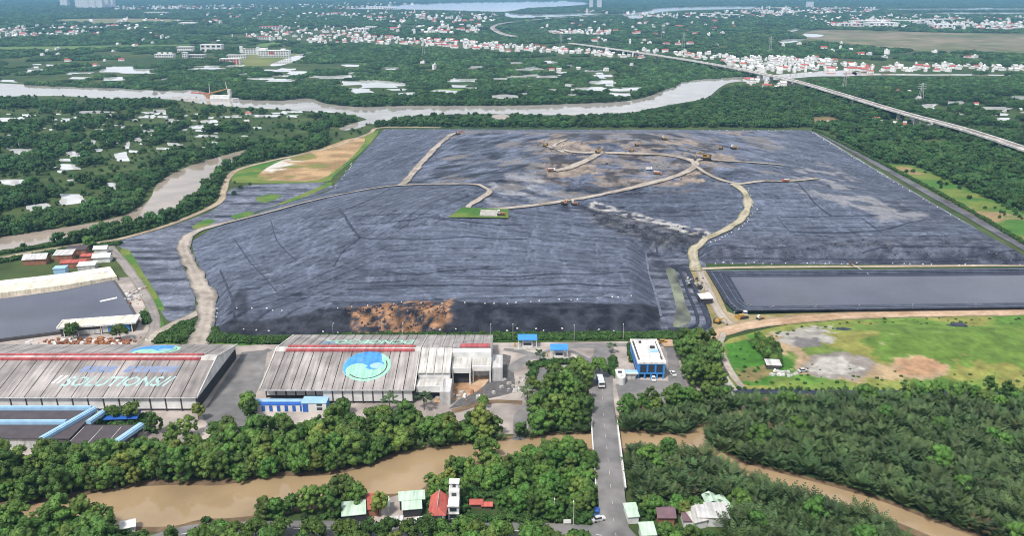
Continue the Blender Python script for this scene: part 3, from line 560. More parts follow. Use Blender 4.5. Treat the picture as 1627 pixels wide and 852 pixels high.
# ---- the works yard
YARD = [(-80, 770), (-80, 470), (97, 448), (210, 440), (240, 500), (232, 552), (330, 546), (440, 548), (800, 545), (1050, 542), (1090, 540), (1140, 534), (1146, 560), (1170, 612), (1165, 640), (990, 642), (975, 690), (945, 690), (900, 675), (860, 690), (830, 690), (700, 690), (400, 705), (200, 720), (97, 735)]
sheet('works_yard', YARD, .06, 'concrete'); YARD_W = GP(YARD)
sheet('asphalt_lane', [(320, 660), (345, 620), (378, 572), (384, 560), (425, 556), (418, 600), (400, 640), (385, 690), (340, 690)], .12, 'asphalt')
sheet('asphalt_pad', [(713, 650), (760, 612), (786, 590), (786, 565), (812, 566), (806, 587), (816, 592), (818, 612), (812, 625), (770, 635)], .12, 'dark_asphalt', smooth=2)
sheet('spilled_sand', [(690, 640), (700, 605), (722, 598), (760, 580), (777, 585), (776, 605), (758, 622), (725, 636)], .18, 'attr', 1.2, lambda x, y, p: lerp3((.30, .17, .09), (.56, .40, .27), np.clip(fbm(x / 5, y / 4, 57, 4) * 1.9 - .45, 0, 1)), smooth=2)
for i_, (pts_, w_) in enumerate([([(800, 556), (840, 562), (880, 578), (930, 575), (960, 560)], 3.), ([(790, 600), (830, 575), (900, 552), (1000, 550), (1080, 546)], 4.), ([(330, 680), (365, 620), (400, 572), (430, 556)], 3.), ([(720, 655), (780, 640), (830, 640)], 3.), ([(930, 640), (940, 600), (930, 570), (900, 556)], 2.5)]): ribbon('tyre_track', GP(pts_), w_, 'mud' if i_ == 3 else 'asphalt', 0, .09 + .005 * i_, wob=.6, seed=i_)
sheet('parking_lane', [(852, 586), (884, 584), (876, 600), (872, 640), (850, 640)], .12, 'asphalt')
sheet('office_drive', [(978, 612), (990, 602), (1062, 606), (1060, 560), (1050, 545), (1072, 545), (1082, 590), (1095, 625), (1060, 640), (985, 640)], .12, 'asphalt')
sheet('fenced_lot', [(816, 660), (835, 640), (842, 640), (834, 700), (815, 700)], .13, 'asphalt')
sheet('south_lot', [(590, 800), (640, 785), (665, 782), (672, 800), (668, 825), (690, 836), (540, 836)], .1, 'concrete')
def h_access(x, y):
    y0 = G(970, 795)[1]; y1 = G(960, 665)[1]
    return 1.5 * sm(y0 - 14, y0 + 6, y) * (1 - sm(y1 - 4, y1 + 18, y))
ACC = GP([(990, 900), (978, 850), (972, 800), (966, 740), (961, 690), (958, 650), (957, 610), (958, 575), (960, 548)])
_, c = ribbon('access_road', ACC, 8.2, 'asphalt', h_access, .3, wob=.02, cross=4, step=2); ALLROADS.append((c, 9))
SRD = GP([(200, 880), (270, 856), (330, 846), (480, 842), (700, 846), (880, 846), (975, 856), (1010, 870)])
_, c = ribbon('riverside_road', SRD, 7.5, 'asphalt', 0, .26, wob=.03); ALLROADS.append((c, 8))
sheet('road_mouth', [(885, 842), (940, 836), (956, 820), (1000, 840), (1020, 880), (900, 875)], .24, 'asphalt', smooth=2)
def along(P, s0):
    P = np.array(smooth_poly(P, 8, False)); d = np.hypot(*np.diff(P, axis=0).T); s = np.r_[0, np.cumsum(d)]; s0 = np.atleast_1d(s0)
    x = np.interp(s0, s, P[:, 0]); y = np.interp(s0, s, P[:, 1]); x2 = np.interp(s0 + .5, s, P[:, 0]); y2 = np.interp(s0 + .5, s, P[:, 1]); return x, y, np.arctan2(y2 - y, x2 - x), s[-1]
acc_o = bpy.data.objects['access_road']
_, _, _, L = along(ACC, 0.)
for s0 in np.arange(5, L - 30, 7.5):
    x, y, a, _ = along(ACC, s0); z = float(h_access(x, y)[0]) + .32
    MB().box(0, 0, 0, 2.2, .12, .012).build('lane_dash', 'roof_pale', acc_o, (x[0], y[0], z + .004), a[0])
x, y, a, _ = along(ACC, 42.); MB().box(0, 0, 0, 1.3, 7.4, .012).build('stop_line', 'road_paint', acc_o, (x[0], y[0], .33), a[0])
srd_o = bpy.data.objects['riverside_road']
for s0 in np.arange(8, along(SRD, 0.)[3] - 10, 8.):
    x, y, a, _ = along(SRD, s0); MB().box(0, 0, 0, 2.6, .18, .012).build('lane_dash', 'road_paint', srd_o, (x[0], y[0], .275), a[0])

# ---- bridge over the creek
def bridge():
    sA = along(ACC, 0.)[3]; ss = np.arange(0, sA, 1.); x, y, a, _ = along(ACC, ss); py0 = G(970, 778)[1]; py1 = G(960, 682)[1]
    k = (y > py0) & (y < py1); x = x[k]; y = y[k]; a = a[k]; x0, y0, x1, y1 = x[0], y[0], x[-1], y[-1]; L = math.hypot(x1 - x0, y1 - y0); an = math.atan2(y1 - y0, x1 - x0)
    t = thing('road_bridge', 'short concrete road bridge with white railings crossing the brown creek', 'bridge', ((x0 + x1) / 2, (y0 + y1) / 2, 0), an)
    MB().box(0, 0, .7, L + 2, 9.6, .95).build('deck', 'rubble', t)
    for s_ in (-1, 1):
        MB().box(0, s_ * 4.65, 1.65, L + 3, .45, .35).build('kerb', 'white_paint', t)
        MB().box(0, s_ * 4.65, 2.45, L + 3, .22, .22).build('railing', 'white_paint', t)
        pm = MB().box(0, 0, 2.0, .25, .25, .45).mesh('railing_post', 'white_paint')
        for q in np.linspace(-L / 2, L / 2, 14): link('railing_post', pm, t, (q, s_ * 4.65, 0))
    for q in (-L / 4, L / 4): MB().box(q, 0, -.2, 1.2, 8, .9).build('pier', 'rubble', t)
bridge()

# ================================================================== WAREHOUSES
def text_mesh(txt, name, m, shear=0., bold=0.):
    cu = bpy.data.curves.new(name, 'FONT'); cu.body = txt; cu.shear = shear; cu.offset = bold; cu.align_x = 'CENTER'; cu.resolution_u = 3
    o = bpy.data.objects.new(name, cu); C.objects.link(o); dg = bpy.context.evaluated_depsgraph_get(); me = bpy.data.meshes.new_from_object(o.evaluated_get(dg)); bpy.data.objects.remove(o); me.materials.clear(); me.materials.append(MT[m]); return me
def disc_pts(fn, n): return [fn(2 * math.pi * k / n) for k in range(n)]
def swirl(o_parent, place, r, off):
    """the round blue and mint wave mark painted on a roof; place(u,v,off) puts a metre on the slope"""
    def flat(name, pts, m, of):
        tri = tessellate_polygon([[Vector((a, b, 0)) for a, b in pts]]); me = np_mesh(name, [place(a * r, b * r, of) for a, b in pts], [tuple(q) for q in tri], [m]); link(name, me, o_parent)
    n = 40; flat('logo_disc', [(math.cos(2 * math.pi * k / n), math.sin(2 * math.pi * k / n)) for k in range(n)], 'print_mint', off)
    ro = R(12)
    def rt(a, b): return (a * math.cos(ro) - b * math.sin(ro), a * math.sin(ro) + b * math.cos(ro))
    pts = [rt(.99 * math.cos(t), .99 * math.sin(t)) for t in np.linspace(R(48), R(205), 26)]
    pts += [rt(-.42 + .48 * math.cos(t), -.16 + .42 * math.sin(t)) for t in np.linspace(R(195), R(20), 12)] + [rt(.30 + .42 * math.cos(t), .02 + .30 * math.sin(t)) for t in np.linspace(R(200), R(395), 14)]
    flat('logo_wave', pts, 'print_blue', off + .02)
    a0 = np.linspace(R(222), R(385), 24); flat('logo_arc', [(.86 * math.cos(t), .86 * math.sin(t)) for t in a0] + [(.81 * math.cos(t), .81 * math.sin(t)) for t in a0[::-1]], 'seam_dark', off + .02)
    flat('logo_curl', [(.42 + .30 * math.cos(t), .02 + .2 * math.sin(t)) for t in np.linspace(0, 2 * math.pi, 18)[:-1]], 'blue_pale', off + .04)
def warehouse(name, label, x0, x1, y0, y1, ze, zr, npan, vent, notch=None):
    ym = (y0 + y1) / 2; t = thing(name, label, 'warehouse', ((x0 + x1) / 2, ym, 0)); ox = (x0 + x1) / 2; hw = (x1 - x0) / 2; hd = (y1 - y0) / 2
    nx = notch if notch else None
    # walls: a shell with the front bays as panels between dark posts
    body = MB(); yf = -hd + .8
    if notch: 
        body.profile([(yf + notch[1], 0), (hd - .5, 0), (hd - .5, ze - .1), (0, zr - .35), (yf + notch[1], ze - .1 + notch[1] * (zr - ze) / hd - .4)], -hw + .6, -hw + notch[0]); body.profile([(yf, 0), (hd - .5, 0), (hd - .5, ze - .1), (0, zr - .35), (yf, ze - .1)], -hw + notch[0], hw - .6)
    else: body.profile([(yf, 0), (hd - .5, 0), (hd - .5, ze - .1), (0, zr - .35), (yf, ze - .1)], -hw + .6, hw - .6)
    body.build('wall', 'interior', t)
    pw = (x1 - x0) / npan; s = (zr - ze) / hd; ln = math.hypot(hd, zr - ze); th = .18
    pm = MB().profile([(-hd, ze), (-.0, zr), (-.0, zr + th), (-hd, ze + th)][::-1], -pw / 2 + .16, pw / 2 - .16).mesh('roof_panel', 'roof_grey')
    pm2 = MB().profile([(.0, zr), (hd, ze), (hd, ze + th), (.0, zr + th)][::-1], -pw / 2 + .16, pw / 2 - .16).mesh('roof_panel', 'roof_grey')
    und = MB().profile([(-hd + .1, ze - .12), (0, zr - .12), (hd - .1, ze - .12), (hd - .1, ze - .02), (0, zr - .02), (-hd + .1, ze - .02)][::-1], -hw + .05, hw - .05); und.build('roof_deck', 'seam_dark', t)
    for k in range(npan):
        xx = -hw + pw * (k + .5)
        for q in (pm, pm2): link('roof_panel', q, t, (xx, 0, 0))
    cap = MB().profile([(-2.6, zr - 2.6 * s + th + .06), (0, zr + th + .10), (2.6, zr - 2.6 * s + th + .06), (0, zr + th - .02)][::-1], -hw + .05, hw - .05); cap.build('ridge_cap', 'roof_pale', t)
    for yv, zv in ((-1.9, -1.9 * s), (1.4, -1.4 * s)):
        MB().box((vent[0] + vent[1]) / 2 - ox, yv, zr + zv + th - .1, vent[1] - vent[0], 1.5, .75, taper=.995).build('ridge_vent', 'red_vent', t)
    for sx in (-1, 1): MB().profile([(-hd - .1, ze - .3), (0, zr - .2), (hd + .1, ze - .3), (hd + .1, ze + .3), (0, zr + .42), (-hd - .1, ze + .3)][::-1], sx * hw - (.0 if sx > 0 else .5), sx * hw + (.5 if sx > 0 else 0)).build('verge_trim', 'roof_pale', t)
    MB().box(0, -hd - .2, ze - .25, 2 * hw, .35, .3).build('gutter', 'tin_grey', t)
    nb = npan; bm = MB().box(0, 0, 1.0, pw - .5, .2, ze - 1.35).mesh('wall_panel', 'white_paint'); po = MB().box(0, 0, 0, .4, .4, ze - .2).mesh('post', 'steel_dark'); pl = MB()
    for k in range(nb + 1):
        xx = -hw + .4 + (2 * hw - .8) / nb * k; fy = yf - .22 + (notch[1] if notch and xx < -hw + notch[0] - .5 else 0)
        link('post', po, t, (xx, fy, 0))
        if k < nb: 
            fy2 = yf - .12 + (notch[1] if notch and xx + pw / 2 < -hw + notch[0] else 0); link('wall_panel', bm, t, (xx + pw / 2, fy2, 0))
    # gable ends
    for sx in (-1, 1):
        g = MB(); X = sx * (hw - .55); g.profile([(-hd + 1, ze - 1.2), (hd - 1, ze - 1.2), (hd - 1, ze), (0, zr - .3), (-hd + 1, ze)], min(X, X + sx * .2), max(X, X + sx * .2)); g.build('gable_panel', 'white_paint', t)
    def place(u, v, off):    # u metres along x from world x, v metres up the front slope from mid-slope
        q = .5 + v / ln; return (u, -hd * (1 - q), ze + (zr - ze) * q + th + off)
    def place_back(u, v, off):
        q = .5 + v / ln; return (u, hd * (1 - q), ze + (zr - ze) * q + th + off)
    return t, place, place_back, ox, hw, hd, ln
ZE, ZR = 6.0, 11.5
# west hall
yA0 = G(200, 632, ZE)[1]; yA1 = G(200, 548, ZE)[1]; xA1 = G(312, 632, ZE)[0]
xA0 = xA1 - 150
tA, pA, pbA, oxA, hwA, hdA, lnA = warehouse('warehouse', 'long grey roofed warehouse at left edge with mint SOLUTIONS lettering on its roof', xA0, xA1, yA0, yA1, ZE, ZR, 26, (xA0 + 6, G(318, 572, ZR)[0]))
def put_text(txt, name, m, place, parent, u0, v0, wid, hei, off, shear=0., flip=False, bold=0.):
    me = text_mesh(txt, name, m, shear, bold); co = np.array([v.co[:] for v in me.vertices]); mn = co.min(0); mx_ = co.max(0)
    for v in me.vertices:
        a = ((v.co.x - mn[0]) / (mx_[0] - mn[0]) - .5) * wid; b = ((v.co.y - mn[1]) / (mx_[1] - mn[1]) - .5) * hei
        if flip: a = -a
        v.co = place(u0 + a, v0 + b, off)
    me.update(); return link(name, me, parent)
sA = 1 / PXM(-140, 280, 8)
put_text('SOLUTIONS//', 'roof_lettering', 'print_mint_pale', pA, tA, G(188, 608, 8)[0] - oxA, -3.2, 42, 5.6, .02, .35, bold=.02)
for k in range(11):
    u = G(120, 597, 8)[0] - oxA + 3.4 * k + 1.2
    if k in (4,): continue
    b0 = [pA(u + du, 2.2 + dv, .02) for du, dv in ((0, 0), (2.7, 0), (4.0, 3.7), (1.3, 3.7))]; link('faded_lettering', np_mesh('faded_lettering', b0, [(0, 1, 2, 3)], ['print_blue_faded']), tA)
for k in range(2):
    u = G(96, 607, 8)[0] - oxA - 1 - 2 * k; link('roof_lettering', np_mesh('slash', [pA(u + du, -2 + dv, .02) for du, dv in ((0, -2.4), (.9, -2.4), (2.6, 2.4), (1.7, 2.4))], [(0, 1, 2, 3)], ['white_paint']), tA)
uA = G(243, 560, 9)[0] - oxA
swirl(tA, lambda a, b, o: pbA(uA + a, -.5 - b, o), 9.5, .02)
# east hall
yB0 = G(590, 620, ZE)[1]; yB1 = G(600, 533, ZE)[1]; xB0 = G(416, 616, ZE)[0]; xB1 = G(657, 620, ZE)[0]
tB, pB, pbB, oxB, hwB, hdB, lnB = warehouse('warehouse', 'grey roofed warehouse with a round blue and mint wave logo on its front slope', xB0, xB1, yB0, yB1, ZE, ZR, 15, (xB0 + 4, xB1 - 2), notch=(24, 4.5))
uB = G(583, 583, 9)[0] - oxB
swirl(tB, lambda a, b, o: pB(uB + a, 1.2 + b, o), 9.3, .02)
put_text('DCNOECIOA', 'roof_lettering', 'print_mint', pbB, tB, G(587, 546, 9)[0] - oxB, 1.5, 37, 8.0, .02, .1, flip=True, bold=.03)
link('faded_lettering', np_mesh('faded_lettering', [pbB(G(512, 546, 9)[0] - oxB + du, 3 + dv, .02) for du, dv in ((0, -2), (5, -2), (5, 2), (0, 2))], [(0, 1, 2, 3)], ['print_blue_faded']), tB)
# rear wing of the east hall with its own vents, loading canopies, ramp roof
def wing():
    xl = xB1 + .6; xr = G(714, 560, 6)[0] + 2; xr2 = G(783, 550, 6)[0]; yb = yB1; ym = (yB0 + yB1) / 2
    t = thing('loading_wing', 'stepped loading wing with white canopies at the right end of the logo warehouse', 'building', (xl, ym, 0)); w1 = xr - xl; w2 = xr2 - xl
    hd = (yB1 - yB0) / 2
    m1 = 4
    for k in range(m1):      # continues the hall roof towards the ramp
        a = w1 / m1 * k; MB().profile([(-hd * .62, ZE + (ZR - ZE) * .38), (0, ZR), (0, ZR + .18), (-hd * .62, ZE + (ZR - ZE) * .38 + .18)][::-1], a + .1, a + w1 / m1 - .1).build('roof_panel', 'roof_pale', t)
    for k in range(7):
        a = w2 / 7 * k; MB().profile([(0.02, ZR), (hd, ZE), (hd, ZE + .18), (0.02, ZR + .18)][::-1], a + .1, a + w2 / 7 - .1).build('roof_panel', 'roof_grey', t)
    MB().profile([(-hd * .6, 0), (hd - .4, 0), (hd - .4, ZE - .1), (0, ZR - .2), (-hd * .6, ZE + 1.6)], .1, w1 - .2).build('wall', 'white_paint', t)
    MB().profile([(-2, 0), (hd - .4, 0), (hd - .4, ZE - .1), (0, ZR - .2), (-2, ZR - .8)], w1 - .1, w2 - .3).build('rear_wall', 'white_paint', t)
    for yv in (1.4, 4.6): MB().box((w1 + w2) / 2 + 1, yv, ZR - yv * .24 + .1, w2 - w1 - 4, 1.6, .7).build('roof_vent', 'red_vent', t)
    # lower canopy roofs in front of the rear wing
    wc = (w2 - w1) / 2
    for k in range(2):
        a = w1 + wc * k; dep = 9.5 - 2 * k
        MB().profile([(-dep, 7.0), (-.2, 8.2), (-.2, 8.45), (-dep, 7.25)][::-1], a + .15, a + wc - .15).build('canopy_roof', 'roof_pale', t)
        MB().box(a + wc / 2, -dep - .15, 5.2, wc - .3, .3, 2.1).build('canopy_fascia', 'white_paint', t)
        for q in (a + .6, a + wc - .6): MB().box(q, -dep, 0, .5, .5, 5.3).build('post', 'white_paint', t)
    MB().box(w1 + wc / 2, -4.5, .1, wc - 1, 7.5, 4.5).build('dark_bay', 'interior', t)
    MB().box(w2 + 2.2, -.5, 0, 4.2, 12, 6).build('side_block', 'tin_grey', t)
    # ramp roof and gatehouse at the near corner
    MB().box(w1 - 1.2, -hd * .62 - 5, 0, 4, 11, 5.6).build('ramp_wall', 'tin_grey', t)
    MB().box(w1 / 2 - 1.2, -hd * .62 - 3.4, 5.6, w1 - 2.2, 6.5, .3).build('dock_roof', 'roof_pale', t)
    MB().box(w1 / 2 - 1.2, -hd * .62 - 6.6, 3.4, w1 - 2.2, .3, 2.6).build('dock_fascia', 'white_paint', t)
    for q in (.6, w1 / 2 - 1, w1 - 2.6): MB().box(q, -hd * .62 - 6.6, 0, .4, .4, 3.4).build('post', 'steel_dark', t)
    MB().box(w1 / 2 - 1.2, -hd * .62 - 2.4, .1, w1 - 3, 4.5, 3.2).build('dock_bay', 'interior', t)
wing()
def simple_building(name, label, cat, px, z, w_, d_, h_, wall, roof, rz=0., style='flat', group=None, windows=0, over=.3, rise=None, story=3.2):
    x, y = G(px[0], px[1]); t = thing(name, label, cat, (x, y, z), rz, group)
    MB().box(0, 0, 0, w_, d_, h_).build('wall', wall, t)
    if style == 'flat':
        MB().box(0, 0, h_ + .003, w_ + 2 * over, d_ + 2 * over, .3).build('roof', roof, t)
    elif style == 'gable': MB().gable(-w_ / 2, w_ / 2, -d_ / 2, d_ / 2, h_ + .02, rise or d_ * .25, over + .2).build('roof', roof, t)
    elif style == 'gable_y':
        o = MB().gable(-d_ / 2, d_ / 2, -w_ / 2, w_ / 2, h_ + .02, rise or w_ * .25, over + .2).build('roof', roof, t); o.rotation_euler = (0, 0, R(90))
    elif style == 'shed': MB().profile([(-d_ / 2 - over, h_ + .02), (d_ / 2 + over, h_ + d_ * .16), (d_ / 2 + over, h_ + d_ * .16 + .2), (-d_ / 2 - over, h_ + .22)][::-1], -w_ / 2 - over, w_ / 2 + over).build('roof', roof, t)
    for k in range(windows):
        xx = -w_ / 2 + w_ / windows * (k + .5)
        for fl in range(max(1, int(h_ / story))):
            MB().box(xx, -d_ / 2 - .02, fl * story + 1., min(1.6, w_ / windows * .6), .12, 1.4).build('window', 'glass_dark', t)
    return t
# container and office modules by the halls
def at(px, py, z=0): x, y = G(px, py, z); return (x, y, z)
t = thing('skip_container', 'blue waste container under the white canopy of the loading wing', 'container', at(731, 592))
MB().box(0, 0, .3, 11, 2.6, 2.7).build('body', 'blue_paint', t); MB().box(0, 0, 3.003, 11.2, 2.8, .15).build('lid', 'blue_deep', t)
for q in (-4.5, 4.5): MB().box(q, 0, 0, .5, 2.4, .3).build('skid', 'steel_dark', t)
t = thing('site_office', 'low blue and white striped office row in front of the logo warehouse', 'building', at(452, 650))
MB().box(0, 0, 0, 23, 4.5, 2.7).build('wall', 'white_paint', t)
for k in range(8): MB().box(-10 + k * 2.85, -2.3, .2 + (k % 2) * .0, 1.2, .14, 2.3).build('stripe', 'blue_deep', t)
for q, m in ((-1.2, 'blue_deep'), (1.2, 'blue_pale')): MB().box(0, q, 2.703, 23.4, 2.3, .25).build('roof', m, t)
t = thing('site_cabin', 'white cabin with blue sides and two dark windows beside the striped office row', 'cabin', at(502, 650))
MB().box(0, 0, 0, 9, 5, 3.6).build('wall', 'white_paint', t); MB().box(4.6, 0, 0, .2, 5, 3.6).build('side_panel', 'blue_paint', t); MB().box(0, 0, 3.603, 9.4, 5.4, .25).build('roof', 'blue_pale', t)
for q in (.8, 2.6): MB().box(2., -2.54, q, 2., .12, 1.1).build('window', 'glass_dark', t)
MB().box(-3.2, -2.54, 0, 2, .12, 3.4).build('blue_band', 'blue_deep', t)
# dark flat roofs with blue ducts at the lower left
def duct_shed():
    x0, y0 = G(60, 668, 4.5); t = thing('filter_shed', 'dark flat roofed plant with pale blue roof ducts below the SOLUTIONS warehouse', 'building', (x0, y0, 0))
    MB().box(-6, -2, 0, 46, 20, 4.2).build('wall', 'tin_grey', t); MB().box(-6, -2, 4.203, 47, 21, .3).build('roof', 'dark_roof', t)
    MB().box(24, -9, 0, 24, 13, 3.4).build('wall', 'steel_dark', t); MB().box(24, -9, 3.403, 25, 14, .3).build('roof', 'dark_roof', t)
    def duct(p, q, w_=2.2, h_=1.2):
        p = Vector(p); q = Vector(q); d = q - p; mb = MB(); mb.box(0, 0, 0, d.length, w_, h_); mb.box(0, 0, h_ + .003, d.length, w_ * .55, .25, 1); o = mb.build('duct', ['blue_pale', 'blue_pale'], t); o.location = ((p + q) / 2); o.rotation_euler = (0, 0, math.atan2(d.y, d.x))
    duct((9, -14, 4.52), (17, 7.2, 4.55)); duct((-28, 7.5, 4.52), (15.5, 7.5, 4.53), 1.4); duct((-28, -2.5, 4.52), (11.5, -2.5, 4.53), 1.6); duct((34, -16, 3.72), (38, -3, 3.72), 2.4); duct((18.5, -1.5, 3.72), (20.5, 6.5, 3.72), 2.)
    for k in range(3): MB().box(18 + k * 6.5, -9, 3.705, .2, 11, .12).build('roof_seam', 'tin_grey', t)
duct_shed()
t = thing('bicycle_shelter', 'small blue metal shelter roof beside the plant with blue ducts', 'shelter', at(196, 672), R(4))
MB().profile([(-2.4, 2.6), (2.4, 3.2), (2.4, 3.35), (-2.4, 2.75)][::-1], -6, 6).build('roof', 'blue_deep', t)
for q in (-5.5, 0, 5.5):
    for r_ in (-2, 2): MB().box(q, r_, 0, .16, .16, 2.65 + .06 * r_).build('post', 'steel_dark', t)
# blue office block
def office():
    xl, yf = G(1014, 577, 7.2); xr = G(1057, 577, 7.2)[0]; yb = G(1010, 541, 7.2)[1]; W_ = xr - xl; D_ = yb - yf
    t = thing('office_block', 'bright blue office block with white flat roof and dark recessed windows', 'office building', ((xl + xr) / 2, (yf + yb) / 2, 0))
    MB().box(0, 0, 2.2, W_, D_, 4.6).build('wall', 'blue_paint', t); MB().box(0, 1.0, 0, W_ - .8, D_ - 2.2, 2.2).build('ground_floor', 'interior', t)
    MB().box(0, 0, 6.803, W_ + .5, D_ + .5, .35).build('roof', 'white_roof', t)
    for sx in (-1, 1): MB().box(sx * (W_ / 2 + .05), 0, 7.156, .5, D_ + .4, .6).build('parapet', 'white_roof', t)
    for sy in (-1, 1): MB().box(0, sy * (D_ / 2 + .05), 7.156, W_ - .4, .5, .5).build('parapet', 'white_roof', t)
    MB().box(.4, 1.6, 7.16, W_ - 3.2, D_ - 7, .9).build('upper_roof', 'white_roof', t)
    for sx in (-1, 1): MB().box(sx * (W_ / 2 - .8), 1, 7.16, .7, D_ - 4, .2).build('roof_gutter', 'steel_dark', t)
    MB().box(W_ * .22, -D_ * .08, 8.065, 3.4, 2.6, .35).build('skylight', 'blue_pale', t); MB().box(W_ * .2, D_ * .06, 8.065, 1.9, 1.2, .8).build('roof_hatch', 'interior', t); MB().box(-W_ * .2, D_ * .3, 8.065, 1, 1, .7).build('roof_vent', 'interior', t)
    for k in range(3): 
        f = MB().box(-W_ * .3 + k * W_ * .3, -D_ / 2 - .02, 3.1, 2.4, .16, 3.2).build('window', 'glass_dark', t)
        for q in (-1.25, 1.25): MB().box(-W_ * .3 + k * W_ * .3 + q, -D_ / 2 - .1, 3.0, .14, .2, 3.4).build('window_frame', 'blue_deep', f)
    for k in range(5): MB().box(-W_ / 2 + .4 + k * (W_ - .8) / 4, -D_ / 2 + .4, 0, .6, .6, 2.2).build('pillar', 'blue_paint', t)
    for k in range(5): MB().box(-W_ / 2 - .02, -D_ * .38 + k * D_ * .19, 3.2, .14, 1.7, 2.4).build('window', 'blue_deep', t)
    t2 = thing('gate_lodge', 'white rounded gate lodge with blue flat link roof beside the blue office block', 'building', (xl - 7, yf - 1.0, 0))
    pts = [(1.8 * math.cos(a), 3.2 * math.sin(a) - 1.5) for a in np.linspace(0, 2 * math.pi, 20)[:-1]]; MB().prism(pts, 0, 3.2).build('wall', 'white_paint', t2); MB().box(0, 1.5, 0, 3.6, 4, 3.25).build('wall', 'white_paint', t2)
    MB().box(3.9, 1.6, 2.8, 6.2, 3., .3).build('link_roof', 'blue_pale', t2); MB().box(3.9, -.1, 2.7, 6.4, .3, .6).build('link_fascia', 'white_paint', t2); MB().box(4, 1.6, 0, 4.2, 2.6, 2.6).build('gate_wall', 'tin_grey', t2)
    MB().box(-.2, .6, 3.252, 1.6, 1.4, .3).build('roof_unit', 'interior', t2); MB().box(.1, -2.3, 3.203, 1., 1.4, .25).build('roof_vent', 'tin_grey', t2)
office()
def canopy(px, py, label, w_=8.5):
    x, y = G(px, py); t = thing('weighbridge_canopy', label, 'canopy', (x, y, 0), 0, 'blue canopies on the yard')
    MB().profile([(-2.4, 4.0), (2.4, 4.7), (2.4, 4.9), (-2.4, 4.2)][::-1], -w_ / 2, w_ / 2).build('roof', 'blue_paint', t)
    for a in (-w_ / 2 + .4, w_ / 2 - .4):
        for b in (-2, 2): MB().box(a, b, 0, .3, .3, 4.05 + .15 * b).build('post', 'white_paint', t)
    MB().box(0, .3, .0, w_ * .55, 2.4, 2.6).build('booth', 'white_paint', t); MB().box(0, -.95, 1.1, w_ * .4, .12, 1.1).build('window', 'glass_dark', t); MB().box(0, -2.3, 0, w_ + 3, 3.2, .3).build('platform', 'rubble', t); MB().box(-w_ / 2 - 1.2, -.8, .3, .6, .6, 1.8).build('barrier_post', 'machine_yellow', t)
canopy(838, 551, 'blue roofed weighbridge canopy farther from the trees, left of the pair'); canopy(888, 567, 'blue roofed weighbridge canopy close behind the dark green trees, right of the pair', 7.5)

# west side: sheds, covered tank, long flat-roofed store
t = thing('covered_tank', 'dark blue grey membrane covered tank with a small white torn flap', 'tank', at(75, 505))
q0 = np.array(G(75, 505)); pts = [tuple(np.array(G(a, b)) - q0) for a, b in [(-90, 492), (97, 466), (183, 449), (196, 468), (222, 513), (97, 532), (-90, 556)]]
MB().prism(pts, 0, 1.4).build('rim', 'steel_dark', t); pin = [tuple(np.array(p) * .97) for p in pts]; MB().prism(pin, 1.403, 1.55).build('cover', 'basin_water', t)
fl = [tuple(np.array(G(a, b, 1.6)) - q0) for a, b in [(158, 478), (186, 472), (186, 474.5), (160, 480)]]; MB().prism(fl, 1.56, 1.62).build('torn_flap', 'white_paint', t)
t = thing('settling_tank', 'pale concrete covered slab tank behind the dark membrane tank', 'tank', at(75, 452))
q0 = np.array(G(75, 452)); MB().prism([tuple(np.array(G(a, b)) - q0) for a, b in [(-90, 463), (97, 442), (176, 430), (187, 446), (97, 461), (-90, 484)]], 0, 2.4).build('slab', 'cream_roof', t)
MB().prism([tuple((np.array(G(a, b)) - q0)) for a, b in [(-80, 463.5), (97, 442.5), (173, 432), (178, 438), (97, 450), (-80, 472)]], 2.403, 2.6).build('top', 'white_roof', t)
def store():
    t = thing('long_store', 'long store with cream flat roof, white rim and bright blue wall panel', 'building', at(160, 526), R(11.5))
    MB().box(0, 0, 0, 31, 7.5, 4.2).build('wall', 'steel_dark', t); MB().box(0, 0, 4.203, 33, 9.5, .4).build('roof', 'cream_roof', t)
    for q in (-4.65, 4.65): MB().box(0, q, 4.2, 33.4, .5, .75).build('rim', 'white_roof', t)
    for q in (-16.5, 16.5): MB().box(q, 0, 4.2, .5, 9, .75).build('rim', 'white_roof', t)
    MB().box(9, -3.9, .6, 9, .3, 3.4).build('blue_panel', 'blue_paint', t); MB().box(3.2, -3.9, .6, 2.4, .3, 3.4).build('pale_panel', 'tin_grey', t); MB().box(-3.4, -4.0, .4, 9, .4, 2.2).build('low_wall', 'tin_grey', t)
    for q in (-14, -8.2, 1.6, 14.6): MB().box(q, -4.2, 0, .35, .35, 4.2).build('post', 'white_paint', t)
store()
